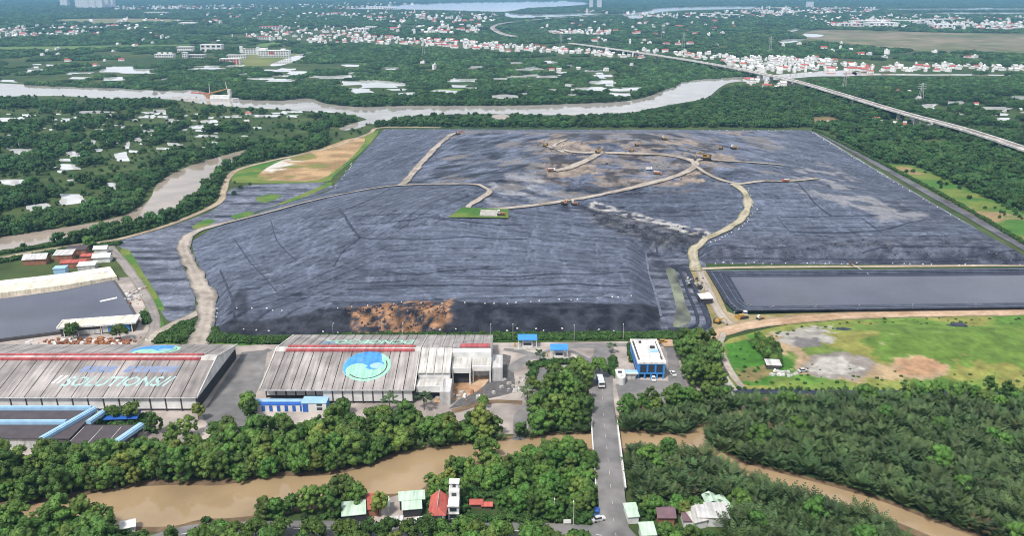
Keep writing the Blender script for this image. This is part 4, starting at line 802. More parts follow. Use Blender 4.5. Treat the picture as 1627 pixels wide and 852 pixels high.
for i, (px, py, w_, d_, h_, wl, rf, st, lb) in enumerate([
        (104, 412, 10, 7, 3.5, 'brick_soil', 'tin_grey', 'shed', 'grey roofed shed, leftmost of the huddle above the pale slab tank'), (124, 404, 11, 6, 3.4, 'brick_soil', 'dark_roof', 'shed', 'dark roofed shed at the back of the huddle above the pale slab tank'),
        (118, 425, 13, 4, 3.2, 'brick_soil', 'tile_red', 'shed', 'long red roofed shed in the huddle above the pale slab tank'), (142, 414, 8, 3.5, 3, 'brick_soil', 'tile_red', 'shed', 'small red roofed lean-to beside white awnings near the perimeter road'),
        (162, 402, 7, 5, 3.2, 'white_paint', 'white_roof', 'gable', 'white roofed hut nearest the perimeter road, upper of two'), (164, 415, 9, 6, 3.2, 'white_paint', 'white_roof', 'gable', 'white roofed hut nearest the perimeter road, lower of two'), (140, 428, 9, 5, 2.8, 'tin_grey', 'white_roof', 'shed', 'white flat awning in front of the red roofed shed'), (98, 436, 6, 5, 4, 'blue_pale', 'blue_pale', 'flat', 'small pale blue tank house at the left edge'), (60, 418, 12, 8, 3.6, 'brick_soil', 'tin_grey', 'gable', 'grey gabled shed beyond the left edge of the huddle')]):
    simple_building('shed', lb, 'shed', (px, py), 0, w_, d_, h_, wl, rf, R(10), st)
def scrap(name, label, px, py, n, spread, m, seed):
    r_ = random.Random(seed); t = thing(name, label, 'scrap pile', at(px, py)); mb = MB()
    for k in range(n):
        a = r_.gauss(0, spread[0]); b = r_.gauss(0, spread[1]); s_ = r_.uniform(.4, 1.5); mb.box(a, b, 0, s_ * 1.6, s_, s_ * r_.uniform(.4, 1.1), r_.choice([0, 0, 1, 2, 3]), r_.uniform(0, 3), r_.uniform(.5, 1))
    o = mb.build('scrap', m, t); o['kind'] = 'stuff'; return t
scrap('scrap_pile', 'rusty orange scrap heap in front of the long store', 178, 543, 90, (6, 1.8), ['rust', 'brick_soil', 'white_paint', 'machine_orange'], 1)
scrap('scrap_pile', 'rusty scrap heap dotted with white drums at the left edge', 118, 546, 110, (7, 2.2), ['rust', 'brick_soil', 'white_paint', 'rust'], 2)
scrap('scrap_pile', 'grey debris strip between the covered tank and the perimeter road', 205, 475, 70, (3, 9), ['rubble', 'white_paint', 'brick_soil', 'tin_grey'], 3)
scrap('scrap_pile', 'pile of old tyres and planks on the dry verge by the basin', 1108, 455, 50, (3, 6), ['rubber', 'rubble', 'bark', 'rubble'], 4)
scrap('scrap_pile', 'rubbish strewn at the foot of the loading wing sand heap', 715, 628, 60, (7, 2.2), ['rubble', 'soil', 'brick_soil', 'white_paint'], 6)
scrap('scrap_pile', 'scattered debris on the pale yard left of the hedge corner', 830, 615, 40, (4, 7), ['rubble', 'tin_grey', 'soil', 'rubble'], 7)
scrap('scrap_pile', 'broken concrete heap in the green east field', 1247, 596, 40, (2.4, 1.2), ['rubble', 'tin_grey', 'rubble', 'white_paint'], 5)
simple_building('shed', 'white roofed hut on the dry verge between the basin and the silt pond', 'shed', (1120, 481), 0, 6, 5, 3, 'interior', 'white_roof', R(6), 'shed')
simple_building('shed', 'dark grey hut in the lush corner of the east field', 'shed', (1227, 586), 0, 5.5, 4, 2.4, 'steel_dark', 'tin_grey', R(-4), 'shed')
t = thing('liner_stack', 'stack of black liner sheets lying in the east field', 'liner stack', at(1340, 529), R(-30))
for k in range(3): MB().box(k * 1.2 - 1, k * .5, .6 + k * .35, 8 - k, 3, .3).build('liner_sheet', 'membrane_plain', t)
t = thing('liner_stack', 'black liner sheet heap near the right end of the east field', 'liner stack', at(1520, 524), R(8))
for k in range(3): MB().box(k * 1.5 - 1, k * .9, .9 + k * .3, 10 - 2 * k, 4, .28).build('liner_sheet', 'membrane_plain', t)

# ================================================================== SOUTH BANK HOUSES
t = thing('tube_house', 'narrow white four storey house with stepped terraces above the trees', 'house', at(722, 815))
MB().box(0, -2.2, 0, 4.0, 5.2, 7.2).build('wall', 'white_paint', t); MB().box(0, 2.2, 0, 3.9, 4.2, 10.2).build('rear_wall', 'white_paint', t); t.scale = (.8, .8, .72); MB().box(0, 3, 10.203, 3.2, 2.6, 2.6).build('stair_tower', 'white_paint', t)
MB().box(0, 3, 12.806, 3.9, 3.4, .25).build('roof', 'white_roof', t)
for z_ in (3.4, 6.9): MB().box(0, -5.0, z_, 4.3, .9, .25).build('balcony', 'tin_grey', t)
for z_ in (1.2, 4.4): MB().box(0, -4.86, z_, 2.4, .12, 1.5).build('window', 'glass_dark', t)
MB().box(0, .06, 7.9, 1.8, .12, 1.6).build('window', 'glass_dark', t); MB().box(0, 1.64, 11., 1.2, .12, 1.4).build('window', 'glass_dark', t)
t = thing('red_roofed_house', 'small house with steep coral red hipped roof beside the narrow white house', 'house', at(697, 822))
MB().box(0, 0, 0, 4.2, 8.5, 4).build('wall', 'tin_grey', t); MB().add([(-2.7, -5, 4), (2.7, -5, 4), (2.7, 5, 4), (-2.7, 5, 4), (0, -3, 6), (0, 5, 6)], [(0, 1, 4), (1, 2, 5, 4), (3, 0, 4, 5), (2, 3, 5), (3, 2, 1, 0)]).build('roof', 'tile_red', t)
for q in (-1.7, 1.7): MB().box(q, -4.7, 0, .3, .3, 4).build('post', 'white_paint', t)
MB().bar((0, -3, 6.03), (0, 5, 6.03), .12, 6).build('ridge', 'roof_pale', t); MB().box(0, -4.27, .2, 3, .1, 2.6).build('door', 'steel_dark', t)
for nm, lb, px, py, w_, d_, h_, wl, rf, st, rz in [
    ('shed', 'pale green tin roofed shed at the left end of the riverside row', 563, 822, 8.5, 7, 3, 'interior', 'tin_green', 'shed', 10), ('shed', 'narrow red roofed shed between two pale green roofs', 593, 812, 3.6, 8, 3.2, 'brick_soil', 'tile_red', 'shed', 12),
    ('shed', 'little pale roofed hut behind the yellowish tree in the riverside row', 611, 812, 3.5, 5, 3, 'tin_grey', 'tin_green', 'shed', 12), ('shed', 'pale green tin roof farther from the road, upper of two by the dirt lot', 655, 805, 9.5, 4.5, 4, 'interior', 'tin_green', 'shed', 8), ('shed', 'pale green tin roof nearer the road, lower of two by the dirt lot', 655, 816, 7, 5, 3.2, 'interior', 'tin_green', 'shed', 8),
    ('shed', 'low red tin roof lying in the green thicket right of the white house', 757, 806, 4.2, 2.6, 2.2, 'bark', 'tile_red', 'gable', 0), ('shed', 'small red tin roof half hidden in the thicket, right one of two', 774, 808, 3.2, 2., 1.8, 'bark', 'tile_red', 'gable', 0),
    ('shed', 'mint tin roofed kiosk beside the access road, upper of two', 1001, 818, 4.4, 3, 3, 'white_paint', 'tin_green', 'shed', 6), ('shed', 'mint tin roofed kiosk beside the access road, lower of two', 1004, 828, 4, 4, 2.8, 'white_paint', 'tin_green', 'shed', 6), ('shed', 'pale green roof at the bottom edge near the road junction', 1028, 855, 5, 6, 3, 'white_paint', 'tin_green', 'shed', 4),
    ('house', 'house with dark purple tiled gable roof among the palms', 1056, 827, 6, 6.5, 3.4, 'brick_soil', 'tin_purple', 'gable', 0), ('house', 'long house with wide grey roof and white walls, largest among the palms', 1130, 828, 11.5, 7.5, 3.6, 'white_paint', 'tin_grey', 'shed', -3), ('house', 'house with bent white tin roof left of the wide grey roof', 1104, 832, 5.5, 7.5, 3, 'white_paint', 'roof_pale', 'shed', 20), ('house', 'house with faded purple roof at the left of the white bent roof', 1092, 832, 4, 6, 2.8, 'white_paint', 'tin_purple', 'shed', 0),
    ('shed', 'mint roofed hut behind the round yellow green tree', 1128, 806, 4.4, 5, 3.4, 'white_paint', 'tin_green', 'gable_y', 4), ('shed', 'slanted pale mint roof right of the hut behind the grey roof', 1147, 812, 4, 7, 3, 'white_paint', 'tin_green', 'shed', 22), ('shed', 'white roof scrap at the far left bottom beside the road', 205, 843, 4.5, 4, 2.6, 'white_paint', 'white_roof', 'gable', 20)]:
    simple_building(nm, lb, nm, (px, py), 0, w_ * .78, d_ * .78, h_ * .85, wl, rf, R(rz), st)

# ================================================================== VEHICLES
def excavator(label, loc, rz, s=1., col='machine_yellow', name='excavator', reach=.0):
    t = thing(name, label, 'excavator', loc, rz); t.scale = (s, s, s)
    for q in (-1.15, 1.15): MB().profile([(-.45, 0), (.45, 0), (.5, .4), (.4, .85), (-.4, .85), (-.5, .4)], -2.1, 2.1).build('track', 'rubber', t, (0, q, 0))
    MB().box(0, 0, .85, 1.6, 1.6, .3).build('turntable', 'steel_dark', t); MB().box(-.6, 0, 1.15, 3.4, 2.5, 1.1).build('house', col, t); MB().box(-1.9, 0, 1.153, 1.0, 2.6, 1.4).build('counterweight', 'steel_dark', t)
    cb = MB().box(.75, .75, 1.2, 1.5, 1.0, 1.8, taper=.88).build('cab', col, t); MB().box(1.0, .75, 2.0, 1.2, 1.06, .75).build('cab_window', 'glass_dark', cb)
    MB().bar((.9, -.2, 1.8), (3.3, -.2, 4.2), .32).bar((3.3, -.2, 4.2), (5.2, -.2, 3.6), .28).build('boom', col, t); MB().bar((5.2, -.2, 3.8), (6.0 + reach, -.2, 1.2), .22).build('arm', col, t)
    MB().profile([(-.5, 0), (.5, 0), (.5, .9), (-.5, .9)], 5.5 + reach, 6.5 + reach).build('bucket', 'steel_dark', t, (0, -.2, .1)); return t
def bulldozer(label, loc, rz, s=1., col='machine_yellow'):
    t = thing('bulldozer', label, 'bulldozer', loc, rz); t.scale = (s, s, s)
    for q in (-1.0, 1.0): MB().profile([(-.35, 0), (.35, 0), (.4, .5), (.3, 1.), (-.3, 1.), (-.4, .5)], -1.8, 1.8).build('track', 'rubber', t, (0, q, 0))
    MB().box(.4, 0, .7, 2.8, 1.4, 1.1).build('body', col, t); cb = MB().box(-.9, 0, 1.5, 1.4, 1.5, 1.5, taper=.9).build('cab', 'white_paint', t); MB().box(-.85, 0, 2.1, 1.36, 1.52, .6).build('cab_window', 'glass_dark', cb)
    MB().box(2.5, 0, .1, .3, 3.4, 1.3).build('blade', col, t)
    for q in (-1.3, 1.3): MB().bar((0, q, .6), (2.4, q, .6), .12).build('push_arm', 'steel_dark', t)
    return t
def truck(label, loc, rz, cab='blue_paint', bed='blue_pale', L_=7.5, s=1., name='truck', cat='truck'):
    t = thing(name, label, cat, loc, rz); t.scale = (s, s, s)
    wm = MB().bar((0, -.15, 0), (0, .15, 0), .5, 10).mesh('wheel', 'rubber')
    for a in (-L_ * .3, -L_ * .14, L_ * .36):
        for b in (-1.05, 1.05): link('wheel', wm, t, (a, b, .5))
    MB().box(0, 0, .7, L_, 1.0, .3).build('chassis', 'steel_dark', t); c_ = MB().box(L_ * .39, 0, .9, L_ * .22, 2.4, 2.0, taper=.92).build('cab', cab, t); MB().box(L_ * .5, 0, 1.9, .1, 2.1, .8).build('windscreen', 'glass_dark', c_)
    MB().box(-L_ * .14, 0, 1.05, L_ * .72, 2.45, 1.7).build('load_body', bed, t); MB().box(-L_ * .14, 0, 2.753, L_ * .68, 2.2, .12).build('load_cover', 'white_paint' if bed != 'white_paint' else 'tin_grey', t); return t
def car(label, loc, rz, col='white_paint', L_=4.3):
    t = thing('car', label, 'car', loc, rz); wm = MB().bar((0, -.1, 0), (0, .1, 0), .33, 10).mesh('wheel', 'rubber')
    for a in (-L_ * .3, L_ * .3):
        for b in (-.78, .78): link('wheel', wm, t, (a, b, .33))
    MB().profile([(-L_ / 2, .3), (L_ / 2, .3), (L_ / 2, .75), (L_ * .28, .9), (-L_ / 2, .95)], -.85, .85).build('body', col, t, rz=R(-90)).location = (0, 0, 0)
    cb = MB().box(-.25, 0, .9, 2.3, 1.5, .55, taper=.8).build('cabin', 'glass_dark', t); MB().box(-.25, 0, 1.452, 1.7, 1.15, .05).build('roof', col, t); return t
def on_lf(px, py):
    x, y = GL(px, py); return (x, y, max(float(h_lf(np.array([x]), np.array([y]))[0]), 0) + .3)
for px, py, rz, s, lb in [(1121, 254, 200, 1.9, 'large excavator on the brown heap at the right bend of the haul road'), (950, 244, 20, 1.1, 'excavator on the haul road at the far plateau'), (866, 233, 170, 1.2, 'excavator on grey heap at the left end of the far plateau track'), (1145, 237, 160, 1.0, 'excavator on thin soil strip, left one of two beyond the large excavator'), (897, 326, 30, 1.1, 'orange brown excavator below the haul road, left of the pair'), (1003, 242, 190, 1., 'small excavator at the crest of the plateau track'), (728, 214, 10, 1.2, 'excavator at the top of the straight far road'), (1140, 514, -35, 1.0, 'yellow excavator with long arm on the dry verge by the silt pond'), (1012, 232, 10, .9, 'small dark excavator on the grey far plateau')]:
    loc = on_lf(px, py) if py < 420 else at(px, py); excavator(lb, loc, R(rz), s * .8, 'machine_orange' if px in (897, 728) else 'machine_yellow')
for px, py, rz, s, lb in [(912, 326, 0, 1.2, 'orange brown bulldozer below the haul road, right of the pair'), (1165, 237, 20, 1.5, 'bulldozer on the far plateau, right one of two beyond the large excavator'), (1055, 222, 0, 1.3, 'bulldozer with white cab near the far edge of the landfill'), (795, 343, 10, 1.4, 'orange bulldozer parked on the small green platform'), (1180, 506, 200, 1.5, 'yellow bulldozer with white cab beside the basin corner'), (1207, 508, 30, 1., 'small yellow bulldozer near the basin corner on the orange road')]:
    loc = on_lf(px, py) if py < 420 else at(px, py); bulldozer(lb, loc, R(rz), s * .8, 'machine_orange' if px in (912, 795) else 'machine_yellow')
truck('blue and white truck entering the site at the end of the bridge', (*G(954, 613), .32), R(-88), 'white_paint', 'blue_paint', 7.5)
truck('red truck on the soil strip of the right landfill cell', on_lf(1248, 290), R(170), 'tile_red', 'rust', 7, .75); truck('white truck at the left end of the lower plateau track', on_lf(876, 273), R(10), 'white_paint', 'rust', 7, .8); truck('orange truck parked below the plateau track near a white van', on_lf(1045, 278), R(-20), 'machine_orange', 'rust', 8, .8)
truck('white van body truck beside the orange truck on the plateau', on_lf(1031, 271), R(5), 'white_paint', 'white_paint', 6, .75); truck('white van parked by the riverside road under the roadside trees', (*G(628, 836), .1), R(3), 'white_paint', 'white_paint', 5.5, .9, 'van', 'van')
car('dark blue car parked in the grass beside the access road', (*G(948, 818), .27), R(80), 'blue_deep'); car('silver car parked behind the dark blue car at the junction', (*G(951, 829), .27), R(20), 'tin_grey'); car('white car in front of the blue office block', (*G(1038, 604), .13), R(85)); car('dark car with white bonnet in the east field', (*G(1275, 593), .6), R(20), 'tin_grey')
car('white car on the riverside road at bottom centre', (*G(768, 850), .28), R(85)); car('white car beside the red roofed house', (*G(665, 831), .12), R(40)); car('white car on the office drive', (*G(1069, 596), .14), R(100)); car('yellow green car behind the blue office block', (*G(1052, 545), .1), R(10), 'machine_yellow')
t = thing('road_sign', 'white board sign on the verge left of the road junction', 'sign', at(901, 836)); MB().box(0, 0, .8, 2.2, .12, 1.3).build('board', 'white_paint', t)
for q in (-.8, .8): MB().box(q, .1, 0, .1, .1, .9).build('post', 'tin_grey', t)
lamp_spots = [(881, 832), (911, 836), (912, 543), (530, 540), (640, 540), (780, 541), (990, 541), (815, 541)]
for i, (px, py) in enumerate(lamp_spots):
    t = thing('lamp_post', ['thin pole on the verge left of the white board sign', 'pale green pole right beside the white board sign', 'lamp post by the hedge behind the weighbridge canopies', 'lamp post in the hedge behind the lettered roof slope', 'lamp post in the hedge behind the middle of the logo warehouse', 'lamp post in the hedge behind the loading wing', 'lamp post in the hedge left of the blue office block', 'lamp post in the hedge above the left weighbridge canopy'][i], 'lamp post', at(px, py), R(90), 'poles and lamp posts')
    MB().bar((0, 0, 0), (0, 0, 7), .12, 6, 0, .07).build('pole', 'tin_grey', t); MB().bar((0, 0, 6.9), (1.6, 0, 7.2), .06).build('arm', 'tin_grey', t); MB().box(1.7, 0, 7.15, .7, .25, .12).build('lamp_head', 'white_paint', t)

def chunks(name, label, polys, n, size, mats, seed, zo=.0):
    g = np.random.default_rng(seed); mb = MB()
    for px in polys:
        P = GLP(px); A = np.array(P); x = g.uniform(A[:, 0].min(), A[:, 0].max(), n * 6); y = g.uniform(A[:, 1].min(), A[:, 1].max(), n * 6); k = np.where(inside(P, x, y))[0][:n]; z = np.maximum(h_lf(x[k], y[k]), 0)
        for a, b, c in zip(x[k], y[k], z): q = g.uniform(*size); mb.box(a, b, c - .25 * q + zo, q * g.uniform(.8, 1.8), q, q * g.uniform(.4, .9), int(g.integers(len(mats))), g.uniform(0, 3.1), g.uniform(.35, .9))
    return tag(mb.build(name, mats), label, None, kind='stuff')
chunks('exposed_waste', 'brown and black torn waste on the front slope of the landfill', [[(545, 492), (600, 486), (650, 482), (716, 481), (706, 526), (585, 527)]], 230, (.3, 1.1), ['brick_soil', 'membrane_plain', 'membrane_plain', 'bark', 'steel_dark'], 8)
chunks('loose_debris', 'dark and pale loose debris over the disturbed parts of the landfill', [[(930, 331), (1000, 341), (1060, 355), (1120, 370), (1128, 378), (1105, 394), (1060, 392), (985, 374), (945, 352)], [(860, 222), (1000, 232), (1120, 240), (1110, 285), (1000, 290), (880, 290)], [(1120, 412), (1640, 416), (1500, 380), (1180, 378)]], 330, (.3, 1.0), ['membrane_plain', 'steel_dark', 'membrane_lap', 'membrane_lap', 'membrane_plain', 'bark'], 9)
def sandbags():
    g = np.random.default_rng(12); mb = MB()
    for pts, st in [([(1125, 419), (1400, 420), (1640, 421)], 5.), ([(345, 529), (700, 527), (1045, 524)], 6.), ([(1170, 496), (1400, 493), (1640, 490)], 6.), ([(345, 505), (480, 499), (640, 482), (800, 483), (1040, 488)], 5.), ([(600, 208), (900, 208), (1280, 209)], 9.), ([(1292, 212), (1400, 277), (1530, 354)], 7.), ([(340, 470), (343, 515)], 3.), ([(560, 260), (530, 302)], 5.), ([(1190, 300), (1200, 335), (1180, 362), (1120, 395)], 4.)]:
        P = np.array(GLP(pts)); d = np.hypot(*np.diff(P, axis=0).T); s_ = np.r_[0, np.cumsum(d)]
        for q in np.arange(0, s_[-1], st):
            if g.random() < .35: continue
            x = np.interp(q, s_, P[:, 0]) + g.uniform(-1.5, 1.5); y = np.interp(q, s_, P[:, 1]) + g.uniform(-1, 1); z = max(float(h_lf(np.array([x]), np.array([y]))[0]), 0); mb.box(x, y, z + .1, g.uniform(.5, 1.1), .5, .4, 0, g.uniform(0, 3), .8)
    tag(mb.build('sandbag_rows', 'white_roof'), 'rows of small white sandbags weighing down the black liner edges', None, kind='stuff')
sandbags()

# ================================================================== FAR SETTLEMENT, HIGHWAY, CRANE BARGE
DECK = 9.0
def highway(name, label, px, width, deck, piers, step=40.):
    pts = GP(px, deck); P = np.array(smooth_poly(pts, 8, False)); d = np.hypot(*np.diff(P, axis=0).T); s = np.r_[0, np.cumsum(d)]
    t = thing(name, label, 'highway', (P[0][0], P[0][1], 0)); o0 = P[0]
    N = int(s[-1] / 12); tt = np.linspace(0, s[-1], N + 1); X = np.interp(tt, s, P[:, 0]) - o0[0]; Y = np.interp(tt, s, P[:, 1]) - o0[1]; tx = np.gradient(X); ty = np.gradient(Y); L_ = np.hypot(tx, ty); nx = -ty / L_; ny = tx / L_
    def loft(nm, prof, m):
        k = len(prof); V = np.stack([np.column_stack([X + nx * a, Y + ny * a, np.full(N + 1, b)]) for a, b in prof], 1).reshape(-1, 3)
        F = [(i * k + q, (i + 1) * k + q, (i + 1) * k + (q + 1) % k, i * k + (q + 1) % k) for i in range(N) for q in range(k)]; link(nm, np_mesh(nm, V, np.array(F, np.int32), [m]), t)
    h = width / 2
    loft('deck', [(-h, deck), (-h, deck - 1.2), (-h * .4, deck - 2), (h * .4, deck - 2), (h, deck - 1.2), (h, deck)], 'roof_pale'); loft('carriageway', [(-h + .5, deck + .01), (-h + .5, deck + .006), (h - .5, deck + .006), (h - .5, deck + .01)], 'concrete')
    for s_ in (-1, 1): loft('parapet', [(s_ * h, deck), (s_ * (h - .4), deck), (s_ * (h - .4), deck + 1.1), (s_ * h, deck + 1.1)], 'white_roof')
    pm = MB().box(0, 0, 0, 1.6, width * .6, deck - 2.).mesh('pier', 'roof_pale')
    if piers:
        for q in np.arange(step, s[-1], step):
            i = min(int(q / 12), N - 1); link('pier', pm, t, (X[i], Y[i], 0), math.atan2(ty[i], tx[i]))
highway('elevated_highway', 'long pale elevated highway on piers crossing the river at upper right', [(1720, 268), (1620, 234), (1530, 205), (1430, 178), (1330, 148), (1250, 125.5), (1145, 104), (1040, 87), (930, 71.5), (905, 68.5)], 10.5, DECK, True)
highway('elevated_highway', 'curving far highway ramp bending towards the hazy river', [(818, 57.5), (800, 54), (787, 48), (783, 42.5), (797, 37), (830, 33), (880, 28.5), (950, 24.5)], 16, DECK, True, 60.)
BUILT = []
def hash_house(k):
    mb = MB(); w_, d_, h_, st = [(9, 12, 4, 'g'), (6, 14, 7.5, 'f'), (12, 10, 4.2, 'g'), (8, 9, 3.6, 'g'), (14, 9, 6, 'f'), (10, 16, 5, 'g'), (5, 13, 10.5, 'f'), (18, 11, 5, 'g')][k]
    mb.box(0, 0, 0, w_, d_, h_, 0)
    if st == 'g': mb.gable(-w_ / 2, w_ / 2, -d_ / 2, d_ / 2, h_ + .02, d_ * .2, .5, .2, 1)
    else: mb.box(0, 0, h_ + .003, w_ + .8, d_ + .8, .4, 1); mb.box(w_ * .15, d_ * .2, h_ + .41, w_ * .4, d_ * .3, 2.2, 0)
    for q in (-.25, .25):
        for fl in range(max(1, int(h_ / 3.4))): mb.box(q * w_, -d_ / 2 - .02, 1 + fl * 3.3, w_ * .18, .1, 1.4, 2)
    rf = ['tin_grey', 'white_roof', 'tile_red', 'white_roof', 'roof_pale', 'white_roof', 'white_roof', 'tile_red'][k]; return mb.mesh('house', ['house_white', rf, 'tin_grey'])
HM = [hash_house(k) for k in range(8)]
HDESC = ['white house with grey gable roof', 'white flat roofed house', 'white house with red gable roof', 'small white gabled house', 'broad white flat roofed house', 'deep white gabled house', 'tall narrow white house', 'wide white house with red roof']
hrng = np.random.default_rng(5)
HP = []   # x, y, variant, rz, scale, place
def village(px_poly, n, where, jit=1.):
    P = GP(px_poly); got = 0; xs = [q[0] for q in px_poly]; ys = [q[1] for q in px_poly]; m = n * 40
    ca = hrng.uniform(min(xs), max(xs), m); cb = hrng.uniform(min(ys), max(ys), m); t_ = [G(a, b) for a, b in zip(ca, cb)]; X = np.array([q[0] for q in t_]); Y = np.array([q[1] for q in t_])
    k = inside(P, X, Y)
    for wp in WATER: k &= ~inside(wp, X, Y)
    for x, y in zip(X[k], Y[k]):
        if got >= n: break
        mind = 10.5 * jit
        if any(abs(x - h[0]) < mind and abs(y - h[1]) < mind for h in HP[-160:]): continue
        HP.append((x, y, int(hrng.choice([0, 3, 3, 2])) if y < 1250 and 'dense' not in where else int(hrng.choice(8, p=[.15, .17, .10, .13, .15, .12, .09, .09])), hrng.uniform(-.5, .5), (.62 if y < 1250 and 'dense' not in where else 1.) * hrng.uniform(.62, 1.0) * (1.45 if where == 'far' else 1.), where)); got += 1
village([(1160, 88), (1200, 92), (1300, 93), (1390, 108), (1370, 112), (1310, 112), (1240, 118), (1190, 116), (1145, 98)], 150, 'in the dense village right of the elevated highway')
village([(1365, 111), (1400, 106), (1530, 104), (1640, 106), (1640, 114), (1420, 114), (1368, 116)], 60, 'on the bank of the right river reach')
village([(1020, 80), (1130, 84), (1160, 90), (1130, 96), (1040, 86)], 30, 'left of the elevated highway near its bend')
village([(560, 56), (700, 62), (800, 70), (930, 80), (1020, 88), (1030, 94), (900, 86), (800, 82), (690, 74), (560, 68)], 230, 'in the long white village strip across the upper middle')
village([(450, 40), (580, 42), (590, 66), (500, 70), (390, 62), (400, 56)], 130, 'in the white village at upper left of centre')
village([(97, 38), (200, 38), (240, 44), (150, 56), (-40, 62), (-40, 42)], 140, 'in the white village at the far left', 1.4)
village([(850, 48), (970, 48), (970, 56), (880, 55)], 55, 'in the short white row beyond the highway')
village([(200, 46), (420, 44), (470, 52), (380, 66), (240, 74), (130, 80)], 18, 'scattered at the far left middle', 1.2)
village([(97, 70), (250, 72), (250, 108), (-40, 100)], 10, 'scattered above the left river')
village([(1210, 60), (1450, 78), (1560, 92), (1380, 96), (1260, 84)], 14, 'scattered behind the dense village'); village([(1180, 128), (1260, 132), (1240, 142), (1180, 136)], 12, 'in the clearing beneath the elevated highway'); village([(1380, 190), (1480, 193), (1520, 206), (1420, 200)], 12, 'in the clearing behind the right landfill edge'); village([(1400, 140), (1640, 150), (1640, 185), (1460, 170)], 8, 'scattered beside the far right ponds')
village([(97, 180), (560, 176), (540, 190), (300, 210), (97, 210)], 4, 'scattered among the marsh ponds'); village([(600, 95), (1050, 100), (1000, 118), (640, 112)], 7, 'scattered in the woods beyond the river'); village([(860, 60), (1060, 64), (1200, 74), (1000, 72)], 16, 'scattered beyond the long village strip')
village([(500, 22), (640, 18), (790, 24), (790, 36), (640, 38), (560, 30)], 150, 'far', 1.8); village([(380, 8), (640, 4), (700, 10), (560, 14), (250, 16), (250, 10)], 170, 'far', 2.5); village([(180, 10), (300, 10), (300, 14), (180, 16)], 60, 'far', 2.5)
village([(900, 17), (980, 17), (1060, 22), (1190, 17), (1200, 12), (1390, 12), (1380, 19), (1180, 30), (1060, 30), (960, 22)], 260, 'far', 2.2); village([(1260, 27), (1440, 25), (1640, 28), (1640, 46), (1500, 48), (1440, 44), (1300, 42)], 260, 'far', 1.6); village([(850, 30), (1180, 34), (1200, 60), (1000, 56), (860, 46)], 40, 'far', 2); village([(200, 20), (520, 18), (520, 38), (120, 36)], 60, 'far', 2); village([(700, 40), (780, 40), (760, 54), (640, 54), (600, 46)], 50, 'far', 1.5)
HP.sort(key=lambda h: h[1]); order = [h for h in HP if -400 < h[0] / (h[1] * CP) * FPX + CX - 813 + 400 and h[5] != 'far']
near_h = order[:300]; ids = set(id(h) for h in near_h)
for h in near_h:
    o = link('house', HM[h[2]], None, (h[0], h[1], 0), h[3]); o.scale = (h[4],) * 3; tag(o, HDESC[h[2]] + ' ' + h[5], 'house', 'village houses ' + h[5])
BUILT = np.array([(h[0], h[1]) for h in HP])
HREST = [h for h in HP if id(h) not in ids]
def block(name, label, cat, px, py, w_, d_, h_, wall='white_paint', rf='white_roof', nwin=8, floors=4, rz=0, extra=None, group=None):
    t = thing(name, label, cat, at(px, py), R(rz), group); MB().box(0, 0, 0, w_, d_, h_).build('wall', wall, t); MB().box(0, 0, h_ + .003, w_ + 1, d_ + 1, .5).build('roof', rf, t)
    wm = MB().box(0, 0, 0, w_ / nwin * .6, .2, h_ / floors * .5).mesh('window', 'glass_dark' if wall != 'far_tower' else 'tin_grey')
    for k in range(nwin):
        for f in range(floors): link('window', wm, t, (-w_ / 2 + w_ / nwin * (k + .5), -d_ / 2 - .05, h_ / floors * (f + .3)))
    if extra: extra(t)
    return t
block('institute_block', 'white slab block with dark roofline, upper left of the white campus', 'building', 296, 83, 36, 16, 13, nwin=7, floors=2); block('institute_block', 'broad white hall, tallest at the upper middle of the white campus', 'building', 338, 82, 50, 20, 17, nwin=4, floors=2)
block('institute_block', 'low white building with several small roof turrets, leftmost of the white campus', 'building', 263, 91, 40, 18, 7, nwin=8, floors=2, extra=lambda t: [MB().box(q, 0, 7.51, 6, 6, 3.5).build('turret', 'white_paint', t) for q in (-12, 0, 12)])
block('institute_block', 'grey roofed low block in front of the white slab block', 'building', 312, 91, 40, 18, 6, 'tin_grey', 'tin_grey', 8, 1); block('institute_block', 'small white tower house left of the grey roofed low block', 'building', 295, 92, 10, 10, 12, nwin=2, floors=3)
block('institute_block', 'white block with two end towers and green domed roof on the campus', 'building', 399, 86, 42, 20, 13, nwin=7, floors=3, extra=lambda t: [MB().box(-19, -6, 0, 6, 9, 19).build('tower', 'white_paint', t), MB().box(19, -6, 0, 6, 9, 17).build('tower', 'white_paint', t), MB().prism([(13 * math.cos(a), 8 * math.sin(a)) for a in np.linspace(0, 6.28, 17)[:-1]], 13.51, 17).build('dome', 'hedge_leaf', t)])
block('institute_block', 'long white block with stepped roof, rightmost of the white campus', 'building', 437, 90, 66, 22, 14, nwin=12, floors=3, extra=lambda t: [MB().box(-24, 0, 14.51, 16, 16, 4).build('penthouse', 'white_paint', t), MB().box(20, 0, 14.51, 10, 10, 3).build('penthouse', 'white_paint', t), MB().box(-4, -11.2, 6, 12, .3, 5).build('pink_panel', 'tile_red', t)])
block('institute_block', 'low white hall in front of the domed campus block', 'building', 377, 93, 40, 14, 8, nwin=8, floors=2); block('institute_block', 'red and white striped hall at the front of the campus', 'building', 367, 101, 40, 14, 10, 'white_paint', 'white_roof', 6, 2, extra=lambda t: [MB().box(q, -7.2, .5, 3.4, .4, 8).build('red_panel', 'tile_red', t) for q in (-15, -5, 6, 11, 16)])
block('red_roofed_hall', 'hall with bright red roof far behind the white campus', 'building', 430, 46, 70, 40, 10, 'white_paint', 'tile_red', 6, 2); block('red_roofed_hall', 'smaller red roofed hall at the left end of the upper village', 'building', 422, 62, 40, 20, 8, 'white_paint', 'tile_red', 6, 2)
mat('far_tower', (.62, .64, .66), .6, .1, .05)
